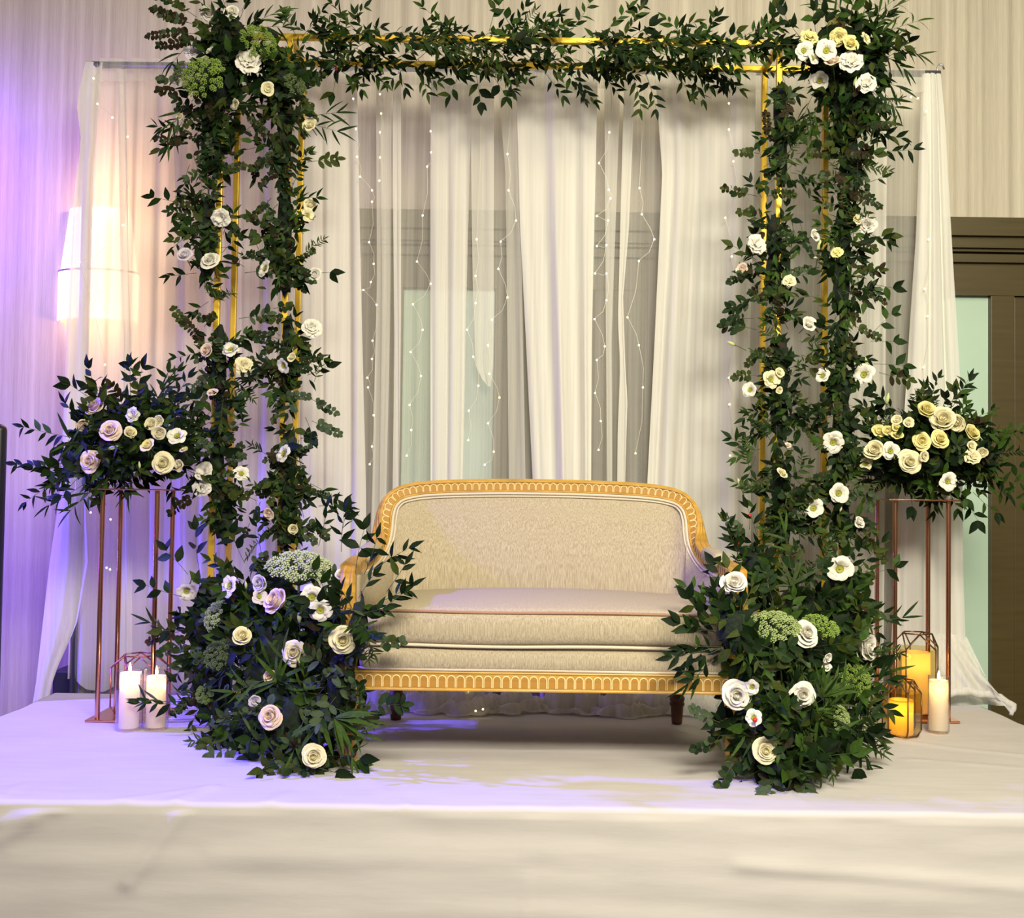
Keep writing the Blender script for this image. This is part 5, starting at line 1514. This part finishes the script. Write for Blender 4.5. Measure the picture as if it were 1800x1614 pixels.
SC, DR = 'sconce', 'brown door'
A = [
 # corner over the sconce-side tower
 ('TL', 'rose', 'white', 368, 24, 32, 'white rose topmost on the sconce-side arch corner'),
 ('TL', 'spray', 'white', 407, 20, 26, 'small white bloom at the frame top, second from the wall on the sconce-side corner'),
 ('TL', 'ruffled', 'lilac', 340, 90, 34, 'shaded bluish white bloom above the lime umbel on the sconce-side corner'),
 ('TL', 'spray', 'white', 368, 88, 15, 'tiny white bloom between the bluish bloom and the dark leaves of the corner'),
 ('TL', 'ruffled', 'white', 437, 106, 46, 'large ruffled white bloom under the upright umbel beside the gold rail'),
 ('TL', 'spray', 'cream', 471, 156, 24, 'cream bloom just below the gold rail of the sconce-side tower'),
 ('TL', 'open', 'cream', 413, 183, 22, 'narrow cream bloom seen sideways between the two sconce-side posts'),
 ('TL', 'spray', 'cream', 316, 205, 15, 'tiny cream bloom hanging with willow leaves under the corner'),
 ('LI', 'spray', 'cream', 544, 220, 26, 'cream bloom at the edge of the inner garland, level with willow leaves'),
 ('LI', 'spray', 'cream', 545, 359, 24, 'upper of two pale blooms facing the fairy lights on the inner garland'),
 ('LI', 'open', 'cream', 542, 378, 24, 'lower of two pale blooms facing the fairy lights on the inner garland'),
 ('LO', 'ruffled', 'white', 388, 383, 36, 'round white bloom below the first bare gap of the outer sconce-side post'),
 ('LO', 'rose', 'white', 369, 457, 36, 'white rose on the outer sconce-side garland, with a shaded bloom next to it'),
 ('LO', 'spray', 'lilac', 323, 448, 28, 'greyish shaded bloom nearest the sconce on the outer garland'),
 ('LI', 'open', 'white', 464, 471, 32, 'open white bloom with a yellow eye between the two sconce-side posts'),
 ('LI', 'spray', 'white', 553, 482, 26, 'white bloom beside three dark leaves at the inner garland edge'),
 ('LI', 'ruffled', 'white', 548, 575, 36, 'ruffled white bloom with pointed buds beside the lowest bare inner post gap'),
 ('LO', 'open', 'white', 405, 613, 34, 'open white bloom with yellow eye in front of the back outer post'),
 ('LO', 'tight', 'pink', 365, 617, 28, 'pinkish half-open rose beside an open white bloom on the outer garland'),
 ('LO', 'ruffled', 'cream', 430, 643, 34, 'cream ruffled bloom in the gap between the sconce-side posts'),
 ('LI', 'open', 'white', 497, 643, 30, 'open white bloom with a dark eye on the inner sconce-side post'),
 ('LI', 'spray', 'cream', 513, 628, 18, 'small cream bloom peeking above the dark-eyed white bloom'),
 ('LO', 'spray', 'pink', 373, 691, 22, 'pinkish bloom pair member nearer the post, above the copper stand arrangement'),
 ('LO', 'spray', 'pink', 357, 697, 16, 'smaller pinkish bloom pair member away from the post'),
 ('LI', 'open', 'white', 497, 796, 36, 'open white bloom with leaf across it, lowest open bloom on the inner post'),
 ('LO', 'ruffled', 'white', 357, 829, 34, 'upper of two stacked white blooms beside the copper stand arrangement'),
 ('LO', 'ruffled', 'white', 355, 857, 32, 'lower of two stacked white blooms beside the copper stand arrangement'),
 ('LO', 'open', 'white', 424, 832, 28, 'white bloom half behind the back outer post, level with the stacked pair'),
 ('LI', 'spray', 'pink', 472, 903, 22, 'dim pinkish bloom in the leaves low on the inner sconce-side garland'),
 ('LI', 'tight', 'cream', 516, 930, 20, 'small closed cream rose at the foot of the inner sconce-side garland'),
 # floor arrangement on the sconce side
 ('FL', 'open', 'white', 328, 1040, 36, 'open white bloom nearest the candles in the floor arrangement'),
 ('FL', 'open', 'white', 402, 1030, 40, 'open white bloom before the outer gold post in the floor arrangement'),
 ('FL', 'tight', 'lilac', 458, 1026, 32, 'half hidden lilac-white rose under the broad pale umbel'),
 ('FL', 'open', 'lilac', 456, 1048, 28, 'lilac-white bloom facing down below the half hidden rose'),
 ('FL', 'tight', 'pink', 488, 1058, 50, 'large half-open pinkish rose seen sideways in the floor arrangement', (-.9, .75)),
 ('FL', 'open', 'white', 548, 1050, 42, 'upper of two overlapping open white blooms with yellow eyes'),
 ('FL', 'open', 'white', 563, 1073, 42, 'lower of two overlapping open white blooms with yellow eyes', (.1, -.1), .02),
 ('FL', 'tight', 'cream', 425, 1120, 38, 'pink edged cream rose above the dark umbel in the floor arrangement', (.4, .7)),
 ('FL', 'rose', 'cream', 603, 1126, 50, 'big cream rose beside the front rail corner of the settee', (.1, .1)),
 ('FL', 'rose', 'cream', 518, 1148, 50, 'big cream rose in the middle of the floor arrangement, tilted', (-.2, .35)),
 ('FL', 'rose', 'pink', 475, 1259, 46, 'pinkish rose low in the floor arrangement above the grey leaves', (-.2, .2)),
 ('FL', 'spray', 'pink', 474, 1190, 26, 'partly hidden pinkish bloom behind strap leaves in the floor arrangement'),
 ('FL', 'spray', 'lilac', 447, 1232, 22, 'small shaded white bloom left of the low pinkish rose'),
 ('FL', 'rose', 'cream', 552, 1330, 46, 'cream yellow rose lowest of all, next to the front settee leg', (.1, .1)),
 ('FL', 'spray', 'white', 600, 1010, 24, 'small white bloom behind leaves beside the settee arm'),
 # stand arrangement by the sconce
 ('VL', 'tight', 'pink', 168, 716, 38, 'peach rose highest on the stand arrangement by the sconce', (-.2, .5)),
 ('VL', 'rose', 'pink', 195, 757, 44, 'largest blush rose in the stand arrangement by the sconce', (-.1, .3)),
 ('VL', 'spray', 'pink', 146, 748, 24, 'small dim peach bloom at the wall side of the stand arrangement'),
 ('VL', 'ruffled', 'white', 232, 728, 30, 'lacy white bloom flecked with leaves above the largest blush rose'),
 ('VL', 'tight', 'cream', 228, 762, 24, 'cream green rosebud cluster just right of the largest blush rose'),
 ('VL', 'spray', 'cream', 265, 745, 22, 'small cream bloom, left one of three above the open white bloom'),
 ('VL', 'spray', 'cream', 279, 739, 18, 'smallest cream bloom, top one of three in the stand arrangement'),
 ('VL', 'spray', 'cream', 279, 761, 26, 'cream bloom, lowest of three beside the open white bloom'),
 ('VL', 'open', 'white', 311, 765, 36, 'open white bloom of the sconce-side stand arrangement'),
 ('VL', 'spray', 'yellow', 260, 783, 26, 'small yellow bloom in the middle of the sconce-side stand arrangement'),
 ('VL', 'rose', 'pink', 158, 811, 40, 'round blush rose low on the wall side of the stand arrangement', (-.1, .15)),
 ('VL', 'rose', 'cream', 287, 815, 44, 'big cream yellow rose low on the sconce-side stand arrangement', (.1, .1)),
 ('VL', 'spray', 'cream', 314, 818, 22, 'small cream bloom touching the big cream yellow rose'),
 ('VL', 'spray', 'cream', 323, 791, 16, 'dim small cream bloom at the post side of the stand arrangement'),
 # corner near the door
 ('TR', 'ruffled', 'yellow', 1424, 63, 32, 'pale yellow bloom nearest the top garland on the corner by the door'),
 ('TR', 'spray', 'yellow', 1470, 43, 36, 'topmost yellow bloom on the corner by the door'),
 ('TR', 'ruffled', 'yellow', 1474, 66, 32, 'yellow bloom right below the topmost one'),
 ('TR', 'spray', 'yellow', 1496, 76, 32, 'yellow bloom beside the sideways pale bloom'),
 ('TR', 'open', 'cream', 1523, 68, 28, 'pale bloom seen sideways under the long willow leaves', (.9, .3)),
 ('TR', 'open', 'white', 1413, 88, 32, 'smaller of two open white blooms with green eyes under the yellow blooms', (-.1, .0)),
 ('TR', 'open', 'white', 1453, 88, 38, 'larger of two open white blooms with green eyes under the yellow blooms', (-.1, .0)),
 ('TR', 'open', 'white', 1430, 101, 26, 'white bloom tucked between the two open ones'),
 ('TR', 'spray', 'pink', 1463, 108, 30, 'creamy pink bloom half under the larger open white bloom'),
 ('TR', 'ruffled', 'white', 1496, 107, 46, 'big ruffled white bloom on the corner by the door'),
 ('TR', 'open', 'white', 1441, 142, 32, 'white bloom opening downward at the end of the gold rail', (-.2, -.4)),
 ('TR', 'ruffled', 'white', 1523, 146, 36, 'white ruffled bloom lowest on the corner by the door'),
 # posts near the door
 ('RO', 'ruffled', 'white', 1524, 395, 34, 'white ruffled bloom sticking out of the outermost garland'),
 ('RO', 'ruffled', 'cream', 1507, 384, 22, 'smaller cream bloom behind the ruffled one sticking out'),
 ('RI', 'ruffled', 'white', 1331, 428, 38, 'round white bloom in front of the bare gold post'),
 ('RO', 'spray', 'white', 1432, 414, 24, 'small white bloom next to a bud on the outermost garland'),
 ('RO', 'ruffled', 'yellow', 1471, 443, 22, 'small pale yellow bloom on the outermost garland'),
 ('RI', 'ruffled', 'cream', 1388, 494, 24, 'small cream bloom between the door-side posts'),
 ('RI', 'spray', 'pink', 1304, 473, 22, 'faint pinkish bloom at the drape beside grey eucalyptus'),
 ('RO', 'spray', 'white', 1423, 570, 28, 'single white bloom hanging free between the door-side posts'),
 ('RI', 'open', 'white', 1318, 685, 28, 'white bloom sideways beside the bare gold post', (-.7, .2)),
 ('RI', 'open', 'cream', 1356, 667, 32, 'cream bloom with a leaf across on the inner door-side garland'),
 ('RI', 'spray', 'cream', 1370, 655, 18, 'small cream bloom on top of the leaf-crossed one'),
 ('RI', 'spray', 'cream', 1370, 686, 13, 'tiny cream bloom below the leaf-crossed one'),
 ('RO', 'open', 'white', 1445, 660, 28, 'white bloom sideways before the back outer door-side post', (-.6, .3)),
 ('RO', 'open', 'white', 1518, 658, 38, 'white bloom with pointed petals at the outer edge of the outermost garland'),
 ('RO', 'open', 'white', 1465, 778, 38, 'starry white bloom half covered by leaves on the outermost garland'),
 ('RI', 'spray', 'pink', 1384, 783, 14, 'tiny dim pink bloom low between the door-side posts'),
 ('RI', 'spray', 'cream', 1376, 832, 22, 'small round cream bloom low on the inner door-side garland'),
 ('RO', 'open', 'white', 1430, 893, 36, 'white bloom before the gold post at the foot of the garlands', (-.2, .2)),
 ('RO', 'open', 'white', 1475, 867, 36, 'white bloom with a dark eye at the foot of the outermost garland', (0, 0)),
 ('RO', 'spray', 'white', 1511, 918, 24, 'small white bloom next to the copper pole of the door-side stand'),
 ('FR', 'open', 'white', 1477, 1000, 48, 'large flat white bloom with a yellow eye above the door-side floor arrangement', (0, 0)),
 # floor arrangement near the door
 ('FR', 'tight', 'white', 1291, 1027, 48, 'ivory rose held against the settee arm scroll', (-.1, .7), 0, 3.52),
 ('FR', 'rose', 'white', 1418, 1115, 52, 'ivory rose between the two flat umbels', (.3, .45)),
 ('FR', 'tight', 'white', 1520, 1139, 50, 'ivory rose facing the copper stand, outermost in its arrangement', (.9, .15)),
 ('FR', 'rose', 'white', 1295, 1222, 54, 'large white rose beside the front rail end of the settee', (-.1, .1)),
 ('FR', 'open', 'white', 1322, 1208, 28, 'loose white bloom touching the large white rose'),
 ('FR', 'rose', 'white', 1411, 1222, 48, 'round white rose in the middle of the door-side floor arrangement', (0, .1)),
 ('FR', 'rose', 'cream', 1345, 1320, 48, 'cream rose lowest in the door-side floor arrangement', (0, .2)),
 ('FR', 'spray', 'white', 1455, 1157, 20, 'upper of two little white blooms between the ivory roses'),
 ('FR', 'spray', 'white', 1454, 1174, 16, 'lower of two little white blooms between the ivory roses'),
 ('FR', 'open', 'white', 1325, 1262, 30, 'white bloom holding a red berry below the large white rose'),
 # stand near the door
 ('VR', 'tight', 'yellow', 1628, 723, 38, 'topmost yellow cream rose on the stand by the door', (0, .6)),
 ('VR', 'tight', 'cream', 1657, 740, 50, 'widest cream rose near the top of the stand by the door', (-.3, .5)),
 ('VR', 'tight', 'cream', 1681, 743, 34, 'cream rose half hidden behind the widest one'),
 ('VR', 'tight', 'yellow', 1706, 763, 34, 'yellow rose nearest the mint glass pane', (.4, .5)),
 ('VR', 'rose', 'yellow', 1652, 772, 36, 'yellow cream rose, door-side one of the touching pair', (.1, .3)),
 ('VR', 'rose', 'yellow', 1620, 775, 36, 'yellow cream rose, post-side one of the touching pair', (-.1, .2)),
 ('VR', 'rose', 'cream', 1598, 812, 44, 'big cream rose facing forward on the stand by the door', (0, .1)),
 ('VR', 'open', 'white', 1566, 793, 32, 'open white bloom beside the big forward facing cream rose', (0, .1)),
 ('VR', 'tight', 'cream', 1537, 793, 38, 'cream rose crossed by a leaf at the post side of the door-side stand', (-.5, .4)),
 ('VR', 'open', 'white', 1667, 846, 32, 'open white bloom with dark eye low on the door-side stand', (.1, 0)),
 ('VR', 'spray', 'yellow', 1545, 758, 26, 'yellow spray bloom nearest the garlanded post on the door-side stand'),
 ('VR', 'spray', 'yellow', 1560, 757, 20, 'small yellow spray bloom beside the one nearest the post'),
 ('VR', 'spray', 'cream', 1577, 738, 20, 'top small bloom of the spray roses on the door-side stand'),
 ('VR', 'spray', 'cream', 1597, 743, 20, 'small bloom of the spray roses with a pointed tip'),
 ('VR', 'spray', 'yellow', 1576, 751, 18, 'middle small bloom of the spray roses on the door-side stand'),
 ('VR', 'spray', 'yellow', 1578, 765, 22, 'lowest small bloom of the spray roses on the door-side stand'),
 ('VR', 'ruffled', 'cream', 1711, 802, 30, 'ruffled pale bloom at the edge facing the mint glass'),
 ('VR', 'spray', 'cream', 1708, 784, 20, 'little pale bloom on top of the ruffled one at the glass'),
 ('VR', 'spray', 'cream', 1726, 795, 20, 'little pale bloom outermost at the mint glass'),
 ('VR', 'spray', 'cream', 1625, 803, 20, 'small dim cream bloom under the touching pair of roses'),
 ('VR', 'spray', 'white', 1662, 872, 15, 'tiny pinkish white bloom at the plate of the door-side stand'),
 ('VR', 'open', 'cream', 1521, 815, 28, 'star-like pale bloom at the post side of the door-side stand', (-.4, .2)),
]
for rec in A:
    fk, typ, colr, px, py, dia, label = rec[:7]
    flower(fk, typ, colr, px, py, dia, label, rec[7] if len(rec) > 7 else None, push=rec[8] if len(rec) > 8 else 0.0, Y=rec[9] if len(rec) > 9 else None)
for fk, px, py, L, label, d, w in (
    ('FL', 526, 1086, 24, 'closed green bud standing below the two overlapping white blooms', (0, 1), False),
    ('FL', 432, 1029, 16, 'closed green bud right of the open bloom at the gold post', (0, 1), False),
    ('VL', 198, 787, 22, 'closed lime bud lying below the largest blush rose', (1, .25), False),
    ('VL', 245, 818, 14, 'tiny lime bud low in the sconce-side stand arrangement', (0, 1), False),
    ('TR', 1503, 144, 18, 'closed cream bud beside the lowest ruffled bloom of the door corner', (.2, 1), False),
    ('RO', 1440, 435, 26, 'tall closed bud beside the small white bloom on the outermost garland', (.1, 1), False),
    ('RO', 1438, 452, 18, 'lying pale bud under the tall one on the outermost garland', (-1, -.2), True),
    ('RI', 1286, 604, 18, 'closed bud on a stalk reaching over the drape', (-1, .4), False),
    ('RO', 1523, 637, 18, 'closed bud above the pointed white bloom on the outermost garland', (-.3, 1), False),
    ('RO', 1444, 851, 14, 'closed white bud above the bloom before the gold post', (-1, -.3), True),
    ('RO', 1478, 895, 12, 'tiny pale bud under the dark-eyed bloom at the garland foot', (.2, 1), True),
    ('RI', 1300, 850, 20, 'closed bud low beside the bare gold post', (-.4, 1), False),
    ('RO', 1560, 702, 22, 'closed green bud hanging over the drape beside the door-side stand', (.1, 1), False)):
    bud(fk, px, py, L, label, d, w)
umbel('TL', 358, 136, 76, 60, 'lime green umbel head on the corner, facing forward', (-.2, -1, .25), 1, 48, .55)
umbel('TL', 318, 128, 40, 60, 'grey green umbel head at the outer edge of the corner', (-.9, -.5, .2), 2, 30, .5)
umbel('TL', 455, 76, 64, 66, 'olive green umbel head standing at the gold corner joint', (.6, -.8, .2), 1, 44, .6)
umbel('TL', 518, 150, 44, 40, 'brownish green umbel head on the inner sconce-side post', (.6, -.6, .5), 2, 30, .5)
umbel('FL', 527, 1000, 112, 50, 'broad pale umbel crowning the sconce-side floor arrangement', (.1, -.28, 1), 3, 74, .42, push=.03)
umbel('FL', 380, 1082, 56, 60, 'grey green umbel edge-on beneath the open bloom at the gold post', (-.75, -.45, .4), 0, 40, .5)
umbel('FL', 388, 1150, 58, 50, 'dark green domed umbel in the shade of the floor arrangement', (-.2, -.8, .7), 2, 46, .6)
umbel('FL', 360, 1220, 32, 36, 'small olive umbel low on the candle side of the floor arrangement', (-.3, -.9, .2), 1, 26, .6)
umbel('FR', 1358, 1104, 92, 40, 'broad flat green umbel beside the ivory rose, settee side', (-.1, -.40, 1), 0, 64, .42, push=.03)
umbel('FR', 1442, 1102, 64, 36, 'flat green umbel behind the ivory rose, door side', (.25, -.42, 1), 1, 44, .42)
umbel('FR', 1476, 1268, 50, 74, 'upright lime umbel on the lower door side of its floor arrangement', (.75, -.6, .1), 0, 48, .55)
umbel('FR', 1504, 1196, 56, 50, 'fresh green umbel below the ivory rose facing the copper stand', (.3, -.9, .3), 1, 44, .55)
bb = MB(); bb.lathe([(0, -1), (.5, -.86), (.9, -.4), (1, 0), (.88, .5), (.5, .85), (0.001, 1)], 10)
BRY = bb.mesh('berry_skin', M_BERRY)
bs = MB(); bs.tube([Vector((0, 0, -.9)), Vector((.3, .8, -3)), Vector((.5, 2.5, -6))], .14, 4)
BST = bs.mesh('stem', M_STEMB)
for fk, px, py, dd, label in (('RI', 1318, 907, 8, 'red berry beside the bare gold post'), ('FR', 1296, 955, 8, 'red berry among leaves above the settee arm'), ('FR', 1327, 1266, 9, 'red berry on the white bloom below the large white rose'), ('T', 591, 121, 6, 'red berry hanging from the top garland near the sconce-side tower')):
    Y = FOL[fk].front(px, py) - .03 if fk != 'T' else FY1 - .1
    if py == 1266: Y -= .03
    e = empty('berry', at(px, py, Y), label, 'berry', 'red berries')
    s = dd / 2 * Y / F
    e.scale = (s, s, s)
    inst('berry_skin', BRY, Matrix.Identity(4), e)
    inst('stem', BST, Matrix.Identity(4), e)

for f in FOL.values():
    f.finish(300)
